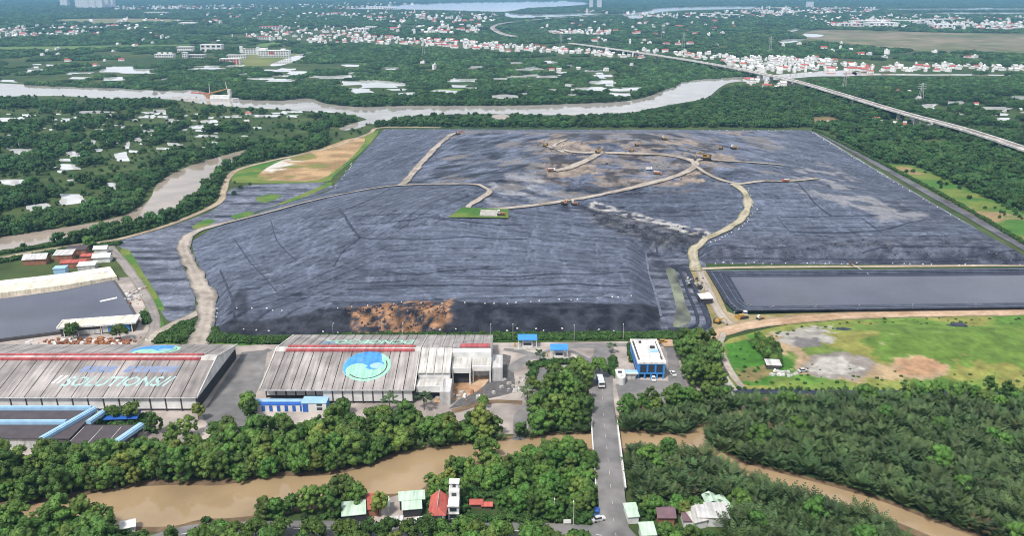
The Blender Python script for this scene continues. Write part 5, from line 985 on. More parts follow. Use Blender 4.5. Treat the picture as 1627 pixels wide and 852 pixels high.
for i, (px, py, w_, h_) in enumerate([(130, 13, 60, 75), (140, 13.5, 40, 90), (150, 13.5, 50, 95), (160, 13.5, 46, 100), (170, 13, 44, 95), (178, 12.5, 40, 85), (104, 10, 50, 60)]):
    block('tower_block', 'pale high rise block in the hazy cluster at the top left corner', 'tower block', px, py, w_, 40, h_, 'far_tower', 'white_roof', 4, 8, group='hazy high rise cluster at top left')
block('tower_block', 'slender pale tower of the hazy pair at top centre, left one', 'tower block', 939, 13, 22, 22, 95, 'far_tower', 'white_roof', 3, 10); block('tower_block', 'wider pale tower of the hazy pair at top centre, right one', 'tower block', 952, 12.5, 30, 26, 110, 'far_tower', 'white_roof', 3, 10); block('tower_block', 'small pale pair of blocks on the hazy horizon right of centre', 'tower block', 1286, 12.5, 40, 40, 42, 'far_tower', 'white_roof', 3, 6)
for i, (px, py, w_, d_) in enumerate([(1195, 16.5, 110, 60), (1215, 19, 90, 50), (1240, 14, 120, 60), (1330, 15, 140, 70), (1400, 40, 120, 60), (1350, 41, 90, 50), (1440, 36, 130, 60), (1490, 34, 110, 60), (1380, 37, 150, 60), (600, 12, 120, 60), (620, 14, 80, 50), (250, 22, 120, 50), (300, 40, 60, 50), (590, 47, 40, 26), (575, 50, 50, 30), (1500, 43, 100, 50), (1130, 24, 110, 40), (1160, 26, 90, 40)]):
    block('far_warehouse', 'pale low warehouse in the hazy industrial belt near the horizon', 'warehouse', px, py, w_, d_, 11, 'white_paint', 'white_roof', 6, 1, group='hazy warehouses near the horizon')
def barge():
    t = thing('dredging_barge', 'long grey barge with orange crane boom on the main river at left', 'barge', at(325, 158), R(-4)); t.scale = (.82, .82, .68)
    MB().prism([(-62, -5), (52, -7), (60, 0), (52, 7), (-62, 5), (-66, 0)], .1, 3).build('hull', 'tin_grey', t); MB().box(-34, 0, 3.003, 40, 7, 2).build('cargo_deck', 'roof_pale', t); MB().box(28, 1, 3.003, 34, 9, 6).build('deckhouse', 'white_paint', t); MB().box(8, -1, 3.003, 6, 6, 9).build('crane_base', 'machine_orange', t)
    MB().bar((8, -1, 12), (-22, -1, 14), 1.3).build('counter_jib', 'tile_red', t); MB().bar((8, -1, 12), (42, 2, 22), 1.5, 6, 0, .8).build('boom', 'machine_orange', t); MB().bar((10, 0, 12), (11, 0, 32), .7, 6, 0, .3).build('mast', 'white_paint', t); MB().bar((41, 3, 9), (38, 3, 36), .7, 6, 0, .3).build('mast', 'white_paint', t); MB().box(44, 2, 9, 5, 6, 12).build('wheelhouse', 'tin_grey', t); MB().bar((8, -2, 11), (8, -4, 4), 1.6, 6, 0, 1).build('grab_arm', 'machine_orange', t)
barge()
for i, (px, py, h_) in enumerate([(1052, 62, 45), (1085, 80, 42), (1223, 84, 38), (673, 90, 40), (1341, 141, 26), (1462, 160, 24), (950, 78, 38), (891, 78, 40)]):
    t = thing('pylon', 'slim grey transmission pylon rising over the far woods', 'pylon', at(px, py), 0, 'transmission pylons over the far woods')
    for a, b in ((-1, -1), (1, -1), (1, 1), (-1, 1)): MB().bar((a * 3, b * 3, 0), (a * .5, b * .5, h_), .22, 4).build('leg', 'tin_grey', t)
    for q in (.7, .82, .94): MB().bar((-6, 0, h_ * q), (6, 0, h_ * q), .2, 4).build('cross_arm', 'tin_grey', t)

# ================================================================== VEGETATION
def ico():
    p = (1 + 5 ** .5) / 2; v = np.array([(-1, p, 0), (1, p, 0), (-1, -p, 0), (1, -p, 0), (0, -1, p), (0, 1, p), (0, -1, -p), (0, 1, -p), (p, 0, -1), (p, 0, 1), (-p, 0, -1), (-p, 0, 1)], float); v /= np.linalg.norm(v[0])
    f = [(0, 11, 5), (0, 5, 1), (0, 1, 7), (0, 7, 10), (0, 10, 11), (1, 5, 9), (5, 11, 4), (11, 10, 2), (10, 7, 6), (7, 1, 8), (3, 9, 4), (3, 4, 2), (3, 2, 6), (3, 6, 8), (3, 8, 9), (4, 9, 5), (2, 4, 11), (6, 2, 10), (8, 6, 7), (9, 8, 1)]
    return v, np.array(f)
def subdiv(V, F):
    V = [tuple(v) for v in V]; c = {}; o = []
    def mid(a, b):
        k = (min(a, b), max(a, b))
        if k not in c: m = np.array(V[a]) + np.array(V[b]); V.append(tuple(m / np.linalg.norm(m))); c[k] = len(V) - 1
        return c[k]
    for a, b, d in F.tolist(): ab, bd, da = mid(a, b), mid(b, d), mid(d, a); o += [(a, ab, da), (ab, b, bd), (da, bd, d), (ab, bd, da)]
    return np.array(V), np.array(o)
IV, IF = ico(); IV2, IF2 = subdiv(IV, IF)
def crown_arrays(seed, Rr, zc, hz, ncl, nleaf, ls, clr, low=-.35, fine=False, jit=.55):
    g = np.random.default_rng(seed); V = []; F = []; b = 0
    # clump centres over the upper shell of an uneven ellipsoid
    cs = []
    for k in range(ncl):
        a = g.uniform(0, 2 * math.pi); u = g.uniform(low, 1.0) if k > ncl // 5 else g.uniform(.5, 1.); r = math.sqrt(max(0, 1 - u * u)) * g.uniform(.72, 1.05) * (1 + .22 * math.sin(2 * a + seed))
        cs.append((Rr * r * math.cos(a), Rr * r * math.sin(a), zc + hz * u * g.uniform(.75, 1.08)))
    cs.append((0, 0, zc)); rad = [clr * g.uniform(.7, 1.25) for _ in range(ncl)] + [Rr * .62]
    for (x, y, z), r in zip(cs, rad):
        bv, bf = (IV2, IF2) if fine else (IV, IF); s_ = r * .9 * g.uniform(.82, 1.08, (len(bv), 1)); V.append(bv * s_ * (1, 1, .88) + (x, y, z)); F.append(np.column_stack([bf, bf[:, 2]]) + b); b += len(bv)
        n = nleaf if r < Rr * .6 else 0
        if n:
            d = g.normal(size=(n, 3)); d[:, 2] += .35; d /= np.linalg.norm(d, axis=1)[:, None]; c = d * r * g.uniform(.82, 1.12, (n, 1)) * (1, 1, .9) + (x, y, z)
            nn = d + g.normal(size=(n, 3)) * jit; nn /= np.linalg.norm(nn, axis=1)[:, None]; t1 = np.cross(nn, g.normal(size=(n, 3))); t1 /= np.linalg.norm(t1, axis=1)[:, None] + 1e-9; t2 = np.cross(nn, t1)
            l = ls * g.uniform(.6, 1.3, (n, 1)); q = np.stack([c - t1 * l, c - t2 * l * .55, c + t1 * l, c + t2 * l * .55], 1).reshape(-1, 3); V.append(q); F.append(np.arange(4 * n).reshape(n, 4) + b); b += 4 * n
    return np.concatenate(V), np.concatenate(F)
def fix_tris(F): return [tuple(q[:3]) if q[2] == q[3] else tuple(q) for q in F.tolist()]
def trunk_mb(seed, h, r):
    g = random.Random(seed); mb = MB(); p = Vector((0, 0, -.3)); top = Vector((g.uniform(-.4, .4), g.uniform(-.4, .4), h)); mb.bar(p, top, r, 6, 0, r * .5)
    for k in range(4):
        a = g.uniform(0, 6.28); s_ = p.lerp(top, g.uniform(.45, .9)); mb.bar(s_, s_ + Vector((math.cos(a) * h * .4, math.sin(a) * h * .4, h * .3)), r * .45, 5, 0, r * .15)
    return mb
PROTO = {}   # kind -> list of (crown mesh, trunk mesh, joined object for scattering)
def proto(kind, n, crown, trunk, m):
    PROTO[kind] = []
    for k in range(n):
        V, F = crown(k); cm = np_mesh('crown_' + kind, V, fix_tris(F) if isinstance(F, np.ndarray) else F, [m]); tm = trunk(k).mesh('trunk_' + kind, 'bark') if trunk else None
        if tm:
            tv = np.array([v.co[:] for v in tm.vertices]); tf = [tuple(p.vertices) for p in tm.polygons]; FF = (fix_tris(F) if isinstance(F, np.ndarray) else list(F)); jm = np_mesh('tree_' + kind, np.concatenate([V, tv]), FF + [tuple(i + len(V) for i in q) for q in tf], [m, 'bark'], [0] * len(FF) + [1] * len(tf))
        else: jm = cm
        PROTO[kind].append((cm, tm, bpy.data.objects.new('proto_' + kind, jm)))
proto('broad', 6, lambda k: crown_arrays(100 + k, (2.9, 2.3, 3.4, 2.7, 3.1, 2.5)[k], (4.4, 5.2, 3.9, 4.8, 4.2, 5.6)[k], (3.4, 4.2, 2.9, 3.7, 3.2, 3.9)[k], (30, 28, 36, 24, 40, 22)[k], 34, (.30, .28, .34, .36, .26, .4)[k], (1.05, .85, 1.15, 1.25, .8, 1.0)[k], -.85, True, .35), lambda k: trunk_mb(k, 6, .28), 'leaf')
proto('yellow', 2, lambda k: crown_arrays(120 + k, 2.7, 4.8, 3.1, 28, 34, .30, 1.0, -.7, True, .3), lambda k: trunk_mb(k + 9, 6, .25), 'leaf_yellow')
proto('light', 4, lambda k: crown_arrays(140 + k, 2.8, 3.8, 2.7, 26, 40, .42, 1.05, -.85, True, .4), lambda k: trunk_mb(k + 19, 4.5, .22), 'leaf_light')
proto('round', 2, lambda k: crown_arrays(160 + k, 2.0, 3.2, 1.8, 22, 40, .32, .85), lambda k: trunk_mb(k + 29, 3, .15), 'leaf')
proto('mid', 4, lambda k: crown_arrays(180 + k, 4.2, 4.2, 3.4, 20, 14, .7, 1.75, -.7, False, .35), lambda k: trunk_mb(k + 39, 5, .3), 'leaf_far')
proto('copse', 4, lambda k: crown_arrays(200 + k, 11, 1.4, 2.3, 34, 10, 1.1, 2.3, -.1, False, .35), None, 'leaf_far')
proto('shrub', 3, lambda k: crown_arrays(220 + k, 1.3, .8, .8, 14, 26, .3, .6), None, 'hedge_leaf')
def palm_arrays(seed, nf, L_, up, wl=.75, base=0.):
    g = np.random.default_rng(seed); V = []; F = []; b = 0
    for k in range(nf):
        a = 2 * math.pi * k / nf + g.uniform(-.3, .3); el = g.uniform(*up); L1 = L_ * g.uniform(.75, 1.15); droop = g.uniform(.55, 1.2); N = 9; P = []; p = np.array((math.cos(a) * .3, math.sin(a) * .3, base)); d0 = el
        for i in range(N + 1):
            P.append(p.copy()); e = d0 - droop * (i / N) ** 1.6; p = p + np.array((math.cos(a) * math.cos(e), math.sin(a) * math.cos(e), math.sin(e))) * L1 / N
        side = np.array((-math.sin(a), math.cos(a), 0.)); P = np.array(P)
        for i in range(2, N):
            ww = wl * math.sin(math.pi * min(1, (i - 1) / (N - 1.5)) ** .7) * 1.1 + .12; fw = (P[i + 1] - P[i]); fn = fw / np.linalg.norm(fw); upv = np.cross(fn, side)
            for s_ in (-1, 1):
                tip = P[i] + fn * ww * 1.0 + side * s_ * ww + upv * (-.25 * ww) * (1 if upv[2] > 0 else -1); q = [P[i] - fn * .05, P[i] + fw * .62, tip + fn * .25, tip - fn * .12]
                V += q; F.append((b, b + 1, b + 2, b + 3)); b += 4
        V += [P[0] + side * .09, P[0] - side * .09, P[N // 2] - side * .05, P[N // 2] + side * .05, P[N], P[N]]; F.append((b, b + 1, b + 2, b + 3)); F.append((b + 3, b + 2, b + 4)); b += 6
    return np.array(V), F
proto('nipa', 5, lambda k: palm_arrays(300 + k, 14 + k % 3, 5.6 + .8 * (k % 3 - 1), (R(45), R(84)), .74), None, 'nipa')
proto('nipadry', 1, lambda k: palm_arrays(320 + k, 13, 4.8, (R(45), R(80))), None, 'nipa_brown')
def ptrunk(k): return MB().bar((0, 0, -.2), (0, 0, 4.6), .2, 6, 0, .13)
proto('palm', 2, lambda k: palm_arrays(330 + k, 15, 2.8, (R(5), R(65)), .5, 4.5), ptrunk, 'nipa')
KINDS = {k: i for i, k in enumerate(PROTO)}
LBL = {'broad': 'tree', 'yellow': 'tree', 'light': 'tree', 'round': 'tree', 'palm': 'palm tree', 'nipa': 'palm', 'nipadry': 'palm', 'mid': 'tree'}
def scatter(name, pts, kinds, label):
    """pts rows: x, y, z, rot, scale, kind index into kinds; one object of kind stuff"""
    pts = np.array(pts); me = bpy.data.meshes.new(name); me.vertices.add(len(pts)); me.vertices.foreach_set('co', pts[:, :3].astype(np.float32).ravel())
    for an, col_ in (('rot', 3), ('scl', 4)): a = me.attributes.new(an, 'FLOAT', 'POINT'); a.data.foreach_set('value', pts[:, col_].astype(np.float32))
    objs = [(k, p[2]) for k in kinds for p in PROTO[k]]; kk = [[i for i, (q, _) in enumerate(objs) if q == k] for k in kinds]
    a = me.attributes.new('pick', 'INT', 'POINT'); a.data.foreach_set('value', np.array([random.choice(kk[int(q)]) for q in pts[:, 5]], np.int32))
    o = link(name, me); tag(o, label, None, kind='stuff')
    ng = bpy.data.node_groups.new(name + '_nodes', 'GeometryNodeTree'); ng.interface.new_socket('Geometry', in_out='INPUT', socket_type='NodeSocketGeometry'); ng.interface.new_socket('Geometry', in_out='OUTPUT', socket_type='NodeSocketGeometry')
    N = ng.nodes; gi = N.new('NodeGroupInput'); go = N.new('NodeGroupOutput'); ip = N.new('GeometryNodeInstanceOnPoints'); ip.inputs['Pick Instance'].default_value = True; jn = N.new('GeometryNodeJoinGeometry')
    for k, ob in reversed(objs):
        oi = N.new('GeometryNodeObjectInfo'); oi.inputs['Object'].default_value = ob; oi.inputs['As Instance'].default_value = True; ng.links.new(oi.outputs['Geometry'], jn.inputs[0])
    def at_(n, ty): q = N.new('GeometryNodeInputNamedAttribute'); q.data_type = ty; q.inputs[0].default_value = n; return q.outputs[0]
    cx = N.new('ShaderNodeCombineXYZ'); ng.links.new(at_('rot', 'FLOAT'), cx.inputs[2]); ng.links.new(gi.outputs[0], ip.inputs['Points']); ng.links.new(jn.outputs[0], ip.inputs['Instance']); ng.links.new(at_('pick', 'INT'), ip.inputs['Instance Index']); ng.links.new(cx.outputs[0], ip.inputs['Rotation']); ng.links.new(at_('scl', 'FLOAT'), ip.inputs['Scale']); ng.links.new(ip.outputs[0], go.inputs[0])
    md = o.modifiers.new('scatter', 'NODES'); md.node_group = ng; return o
vr = np.random.default_rng(11)
def fill(px, step, z=0, world=False):
    P = px if world else GP(px); A = np.array(P); x0, y0 = A.min(0); x1, y1 = A.max(0); gx, gy = np.meshgrid(np.arange(x0, x1, step), np.arange(y0, y1, step)); gx = gx + (np.arange(gx.shape[0]) % 2)[:, None] * step * .5
    x = gx.ravel() + vr.uniform(-.42, .42, gx.size) * step; y = gy.ravel() + vr.uniform(-.42, .42, gy.size) * step; k = inside(P, x, y); return x[k], y[k]
def clear_of(x, y, water_pad=.0, road_pad=2.5, polys=()):
    k = np.ones(len(x), bool)
    for p in WATER: k &= ~inside(p, x, y)
    for c, w_ in ALLROADS: k &= edist([tuple(q) for q in c[::3]] + [tuple(c[-1])], x, y, False) > w_ / 2 + road_pad
    for p in polys: k &= ~inside(p, x, y)
    return k
NEAR = []   # dicts of single plants
def region(px, step, mix, scale, label, group, road_pad=2.5, polys=(), keep=None):
    x, y = fill(px, step); k = clear_of(x, y, 0, road_pad, polys)
    if keep is not None: k &= keep(x, y)
    x = x[k]; y = y[k]; names = list(mix); pr = np.array([mix[n] for n in names], float); pr /= pr.sum()
    for a, b in zip(x, y): NEAR.append((a, b, names[vr.choice(len(names), p=pr)], vr.uniform(*scale), label, group))
def single(px, py, kind, s, label, group=None):
    a, b = G(px, py); NEAR.append((a, b, kind, s, label, group))
HOUSES = [np.array(o.location[:2]) for o in bpy.data.objects if o.parent is None and o.get('category') in ('house', 'shed') and o.location.y < 420]
def off_houses(x, y, r=6.):
    k = np.ones(len(x), bool)
    for q in HOUSES: k &= np.hypot(x - q[0], y - q[1]) > r
    return k
def off_front(r=4.5, f=9.):      # keeps plants off the houses and out of the line of view before them
    def fn(x, y):
        k = np.ones(len(x), bool)
        for q in HOUSES: k &= ~((np.abs(x - q[0]) < r) & (y > q[1] - f) & (y < q[1] + r + 1))
        return k
    return fn
region([(-80, 800), (-80, 758), (97, 738), (170, 728), (220, 716), (300, 712), (400, 702), (480, 690), (560, 682), (640, 680), (720, 684), (800, 690), (845, 688), (850, 697), (800, 702), (720, 712), (650, 722), (600, 742), (520, 760), (430, 762), (350, 776), (280, 775), (180, 782), (97, 799), (-80, 822)], 3.9, dict(broad=.80, yellow=.035, light=.165), (.6, 1.3), 'clumpy green mangrove tree in the dense belt between the warehouses and the brown creek', 'mangrove belt above the creek')
region([(880, 612), (898, 594), (930, 594), (942, 640), (944, 684), (850, 694), (838, 668), (862, 640)], 4.6, dict(broad=.9, light=.1), (.85, 1.25), 'dark leafy tree in the cluster left of the access road', 'tree cluster left of the access road', 1.5)
region([(1078, 562), (1088, 545), (1112, 538), (1128, 560), (1140, 592), (1152, 622), (1100, 628), (1092, 600)], 4.6, dict(broad=1), (1.0, 1.4), 'tall dark tree in the clump right of the blue office block', 'tree clump right of the blue office', 1.)
region([(975, 655), (1000, 645), (1090, 634), (1155, 630), (1160, 645), (1060, 655), (985, 668)], 4.6, dict(broad=.7, light=.3), (.7, 1.0), 'leafy tree along the drive in front of the blue office block', 'trees in front of the office drive', 1.5)
region([(-80, 930), (-80, 860), (97, 836), (170, 840), (225, 858), (190, 900)], 4.2, dict(light=.4, broad=.5, nipa=.1), (.95, 1.35), 'bright leafy tree in the bottom left corner by the creek', 'trees at the bottom left corner', 1.0)
region([(300, 838), (340, 830), (440, 820), (500, 806), (560, 793), (640, 789), (648, 796), (585, 806), (540, 822), (540, 834), (440, 838), (330, 844)], 4.4, dict(light=.3, broad=.7), (.85, 1.25), 'leafy tree on the south creek bank left of the pale green roofs', 'trees on the south bank', 1.0, keep=off_front(4., 6.))
region([(662, 795), (685, 776), (720, 752), (800, 732), (880, 724), (944, 719), (946, 800), (938, 826), (860, 836), (740, 836), (714, 815)], 4.3, dict(light=.62, broad=.33, yellow=.05), (.6, 1.05), 'bright green broadleaf in the thicket between the white house and the bridge', 'thicket left of the bridge', 1.5, keep=lambda x, y: off_front(4.2, 8.)(x, y) & ((fbm(x / 16, y / 14, 77, 3) > .40) | (y > G(800, 765)[1])))
region([(990, 800), (1010, 790), (1080, 808), (1100, 815), (1110, 850), (1120, 880), (1030, 890), (1000, 850)], 4.6, dict(light=.5, broad=.4, palm=.1), (.55, .9), 'garden tree among the small houses right of the junction', 'garden trees right of the junction', 1.2, keep=off_front(3.8, 8))
for px, py, kd, s, lb in [(395, 655, 'broad', 1.0, 'tree standing at the front left corner of the logo warehouse'), (398, 668, 'broad', .9, 'tree on the asphalt lane edge before the logo warehouse'), (180, 671, 'round', 1.1, 'small round tree before the white wall of the SOLUTIONS warehouse, left of three'), (196, 669, 'round', 1.0, 'small round tree before the white wall of the SOLUTIONS warehouse, middle of three'), (213, 669, 'round', 1.4, 'small round tree before the white wall of the SOLUTIONS warehouse, right of three'), (249, 690, 'broad', .85, 'dark tree beside the blue ducts plant'), (300, 694, 'broad', 1.05, 'large tree at the right end of the SOLUTIONS warehouse'), (316, 668, 'yellow', .75, 'yellow green tree at the corner of the SOLUTIONS warehouse'), (345, 692, 'broad', .8, 'tree by the asphalt lane mouth'), (545, 660, 'broad', .85, 'bushy tree by the white cabin'), (674, 652, 'palm', 1.2, 'small palm by the loading dock of the logo warehouse'), (620, 658, 'palm', 1.2, 'small palm in front of the logo warehouse wall'), (858, 578, 'palm', .9, 'little palm at the hedge corner by the right weighbridge canopy'), (842, 587, 'round', .6, 'little round bush tree left of the hedge corner'), (846, 620, 'round', 1.1, 'round tree at the left of the parking lane'), (768, 647, 'round', .9, 'single round tree at the lower end of the asphalt pad'), (838, 640, 'palm', 1.1, 'little palm beside the fenced lot'), (952, 598, 'round', 1.4, 'round tree on the median behind the blue and white truck'), (972, 562, 'palm', .8, 'little palm left of the blue office lodge'), (735, 858, 'light', 1.15, 'bright yellow green tree on the riverside road verge'), (604, 822, 'yellow', .95, 'yellowish tree between the pale green roofs'), (567, 806, 'light', 1.1, 'round bright green tree behind the left pale green roof'), (777, 727, 'light', .9, 'slender pale tree leaning over the creek'), (1103, 815, 'light', .8, 'round yellow green tree beside the mint hut'), (1037, 820, 'light', .9, 'tall garden tree left of the purple roof'), (1085, 822, 'yellow', .7, 'garden palm-like tree right of the purple roof'), (145, 398, 'broad', 1.1, 'tree behind the sheds by the perimeter road'), (118, 540, 'round', 1.4, 'round bush tree in front of the long store, left'), (192, 541, 'round', 1.4, 'round bush tree in front of the blue wall panel')]:
    single(px, py, kd, s, lb)
for i, (px, py, s) in enumerate([(350, 858, 1.2), (375, 858, 1.), (408, 859, 1.2), (450, 858, 1.3), (500, 862, 1.4), (540, 860, 1.1), (590, 861, 1.2), (618, 860, 1.2), (650, 861, 1.2), (680, 860, 1.5), (790, 856, 1.1), (806, 858, .9), (842, 857, 1.1), (858, 858, 1.), (870, 862, .9), (325, 862, 1.0), (755, 862, 1.2), (560, 864, 1.2), (700, 862, 1.2)]): single(px, py, 'round', s, 'small round street tree along the riverside road at the bottom edge', 'street trees on the riverside road')
region([(987, 716), (1050, 722), (1110, 728), (1150, 750), (1250, 790), (1400, 842), (1470, 895), (1180, 930), (1160, 850), (1160, 805), (1120, 795), (1080, 800), (1010, 800), (990, 800)], 2.7, dict(nipa=.945, light=.025, nipadry=.03), (.8, 1.2), 'dark nipa palm with upright fronds south of the creek right of the bridge', 'nipa palms south of the creek', 3.2, keep=off_front(3.5, 5))
region([(1102, 712), (1130, 692), (1180, 668), (1192, 648), (1300, 640), (1690, 648), (1690, 905), (1500, 832), (1400, 792), (1300, 763), (1220, 745), (1150, 722)], 2.8, dict(nipa=.955, nipadry=.035, light=.01), (.75, 1.3), 'dark nipa palm with upright fronds in the wide grove at lower right', 'nipa palms in the lower right grove')
region([(978, 692), (978, 668), (1040, 658), (1150, 645), (1182, 645), (1160, 660), (1120, 672), (1088, 690), (1050, 694), (1020, 690)], 2.7, dict(nipa=.96, nipadry=.04), (.75, 1.1), 'dark nipa palm with upright fronds on the bank below the office drive', 'nipa palms below the office drive', 2.5)
region([(640, 726), (700, 712), (800, 703), (900, 694), (944, 691), (944, 684), (880, 686), (800, 696), (700, 706), (640, 718)], 2.6, dict(nipa=1), (.6, .9), 'nipa palm fringe at the water edge under the mangrove belt', 'nipa palms under the mangrove belt', 1.)
region([(880, 745), (944, 735), (945, 728), (885, 732)], 2.6, dict(nipa=1), (.6, .9), 'nipa palm at the creek edge left of the bridge', 'nipa palms left of the bridge', 1.)
region([(1420, 632), (1640, 626), (1690, 640), (1690, 655), (1440, 650)], 5, dict(broad=.7, light=.3), (.7, 1.0), 'leafy tree at the far edge of the lower right palm grove', 'trees behind the palm grove', .5)
region([(1192, 548), (1205, 538), (1240, 558), (1238, 580), (1225, 582)], 2.6, dict(round=1), (.55, .8), 'dark shrub in the lush corner of the east field', 'shrubs in the east field')
region([(-420, 1010), (-300, 905), (180, 905), (330, 872), (960, 872), (1040, 905), (1130, 905), (1480, 925), (1900, 960), (2100, 1250), (-700, 1250)], 5.2, dict(broad=.45, light=.5, yellow=.05), (.7, 1.2), 'leafy tree south of the riverside road', 'trees south of the riverside road', 2.)
# individuals: the 300 nearest of each kind
def place_near():
    tree_k = ('broad', 'yellow', 'light', 'round'); rest = []
    marks = [(-40, 'at the left edge'), (60, 'near the left edge'), (140, 'below the blue ducts'), (250, 'below the SOLUTIONS warehouse'), (400, 'below the asphalt lane'), (520, 'below the striped office row'), (650, 'below the logo warehouse'), (760, 'below the loading wing'), (900, 'near the access road'), (1010, 'close to the bridge'), (1050, 'right of the bridge'), (1100, 'near the small houses'), (1150, 'beside the wide grey roof'), (1200, 'right of the wide grey roof'), (1260, 'right of the small houses'), (1330, 'below the field shed'), (1400, 'below the rubble patch'), (1470, 'below the bare soil patch'), (1530, 'towards the right edge'), (9999, 'at the right edge')]
    def spot(p):
        dd = p[1] * CP + CH * SP; px = CX + FPX * p[0] / dd; py = CY + FPX * (CH * CP - p[1] * SP) / dd
        sec = next(t for lim, t in marks if px < lim + 60); row = 'front row' if py > 800 else 'second row' if py > 760 else 'third row' if py > 725 else 'back row'
        return row + ' ' + sec
    SHORT = {'mangrove belt above the creek': 'in the mangrove belt', 'nipa palms south of the creek': 'south of the creek', 'nipa palms in the lower right grove': 'in the lower right grove', 'thicket left of the bridge': 'in the bridge thicket', 'street trees on the riverside road': 'along the riverside road', 'trees at the bottom left corner': 'in the bottom left corner', 'trees on the south bank': 'on the south bank', 'garden trees right of the junction': 'in the gardens', 'nipa palms below the office drive': 'below the office drive'}
    def lab(p):
        if p[5] not in SHORT: return ('dry brown ' + p[4][5:] if p[2] == 'nipadry' and p[4].startswith('dark ') else p[4])
        size = 'large ' if p[3] > 1.02 else 'small ' if p[3] < .85 else ''
        look = {'broad': 'dark green', 'yellow': 'yellowish', 'light': 'bright green', 'round': 'round dark', 'nipa': 'dark', 'nipadry': 'brown', 'palm': 'green'}[p[2]]
        return size + look + (' nipa palm ' if p[2].startswith('nipa') else ' tree ') + SHORT[p[5]] + ', ' + spot(p)
    def inview(p):
        dd = p[1] * CP + (CH - 6) * SP; px = CX + FPX * p[0] / dd; py = CY + FPX * ((CH - 6) * CP - p[1] * SP) / dd; return -10 < px < 1640 and py < 850
    for kinds, cap in ((tree_k, 300), (('nipa', 'nipadry'), 300), (('palm',), 300)):
        L = [p for p in NEAR if p[2] in kinds]; named = [p for p in L if p[5] is None]; L = [p for p in L if p[5] is not None]
        L.sort(key=lambda p: (not inview(p), p[1] - 60 * (p[3] - 1))); cut = max(0, cap - len(named))
        rest += L[cut:]
        for p in named + L[:cut]:
            cm, tm, _ = random.choice(PROTO[p[2]]); t = thing({'nipa': 'nipa_palm', 'nipadry': 'nipa_palm', 'palm': 'palm_tree'}.get(p[2], 'broadleaf_tree'), lab(p), LBL[p[2]], (p[0], p[1], .0), vr.uniform(0, 6.28), p[5]); t.scale = (p[3], p[3], p[3] * vr.uniform(.9, 1.12))
            link('fronds' if p[2] in ('nipa', 'nipadry', 'palm') else 'crown', cm, t)
            if tm: link('trunk', tm, t)
            elif p[2] in ('nipa', 'nipadry'): link('stem', STEM, t)
    tr = [(p[0], p[1], 0, vr.uniform(0, 6.28), p[3], tree_k.index(p[2])) for p in rest if p[2] in tree_k]; scatter('mangrove_wood', tr, tree_k, 'rest of the dense green mangrove trees along the creek')
    nk = ('nipa', 'nipadry'); scatter('nipa_grove', [(p[0], p[1], 0, vr.uniform(0, 6.28), p[3], nk.index(p[2])) for p in rest if p[2] in nk], nk, 'rest of the dark nipa palms of the lower right grove')
STEM = MB().bar((0, 0, -.2), (0, 0, .5), .45, 7, 0, .25).mesh('stem', 'bark')
place_near()
# low cover: hedges, undergrowth
SH = []
def shrubs(px, step, s=(.7, 1.3), keep=None, polys=(), pad=.5):
    x, y = fill(px, step); k = clear_of(x, y, 0, pad, polys)
    if keep: k &= keep(x, y)
    SH.extend((a, b, 0, vr.uniform(0, 6.28), vr.uniform(*s), 0) for a, b in zip(x[k], y[k]))
def hedge(pts, wd, step=1.3, s=(.7, 1.2)):
    P = np.array(smooth_poly(GP(pts), 8, False)); d = np.hypot(*np.diff(P, axis=0).T); ss = np.r_[0, np.cumsum(d)]
    for q in np.arange(0, ss[-1], step):
        for r_ in np.arange(-wd / 2, wd / 2 + .1, step): SH.append((np.interp(q, ss, P[:, 0]) + vr.uniform(-.5, .5), np.interp(q, ss, P[:, 1]) + r_ + vr.uniform(-.5, .5), 0, vr.uniform(0, 6.28), vr.uniform(*s), 0))
hedge([(345, 541), (440, 544)], 3); hedge([(440, 543), (600, 537), (760, 537)], 3, 1.5); hedge([(760, 538), (900, 537), (1060, 536), (1095, 534)], 4); hedge([(848, 585), (846, 600), (850, 615)], 1.5); hedge([(850, 582), (890, 577), (905, 577)], 2.); hedge([(974, 572), (972, 590), (978, 598)], 1.5)
hedge([(-80, 432), (97, 400), (168, 391), (190, 388)], 3.); hedge([(150, 383), (215, 370), (270, 353), (322, 332)], 2.5, 1.5); hedge([(-80, 415), (97, 389), (165, 379)], 2.5, 1.6); hedge([(1005, 552), (1008, 575)], 2., 1., (.9, 1.4)); hedge([(1160, 618), (1400, 620), (1690, 624)], 1.5, 3., (.4, .8)); hedge([(1294, 207), (1420, 270), (1530, 330), (1640, 396)], 3, 2.)
shrubs([(244, 546), (258, 534), (290, 516), (310, 514), (304, 530), (288, 545)], 1.5); shrubs([(330, 545), (343, 520), (346, 534), (440, 541), (440, 546)], 1.6); shrubs([(228, 500), (244, 498), (258, 520), (242, 528), (234, 520)], 1.4); shrubs([(150, 672), (180, 664), (240, 664), (245, 690), (200, 690), (165, 682)], 2., keep=off_houses)
shrubs([(680, 800), (720, 780), (800, 765), (944, 750), (944, 832), (740, 838), (700, 836)], 1.8, (.6, 1.2), keep=off_front(3., 5.)); shrubs([(290, 838), (330, 828), (440, 828), (545, 815), (545, 836), (320, 846)], 2.2, (.5, 1.)); shrubs([(1160, 550), (1250, 522), (1400, 508), (1680, 505), (1680, 618), (1180, 616)], 5., (.2, .55)); shrubs([(1430, 520), (1540, 512), (1560, 545), (1470, 560)], 2.6, (.3, .7)); shrubs([(1195, 540), (1240, 560), (1235, 588), (1215, 570)], 2.2); shrubs([(1380, 528), (1460, 520), (1530, 545), (1480, 575), (1400, 570)], 4.5, (.4, .8)); shrubs([(985, 720), (1050, 728), (1140, 742), (1130, 735), (1050, 722)], 2.5)
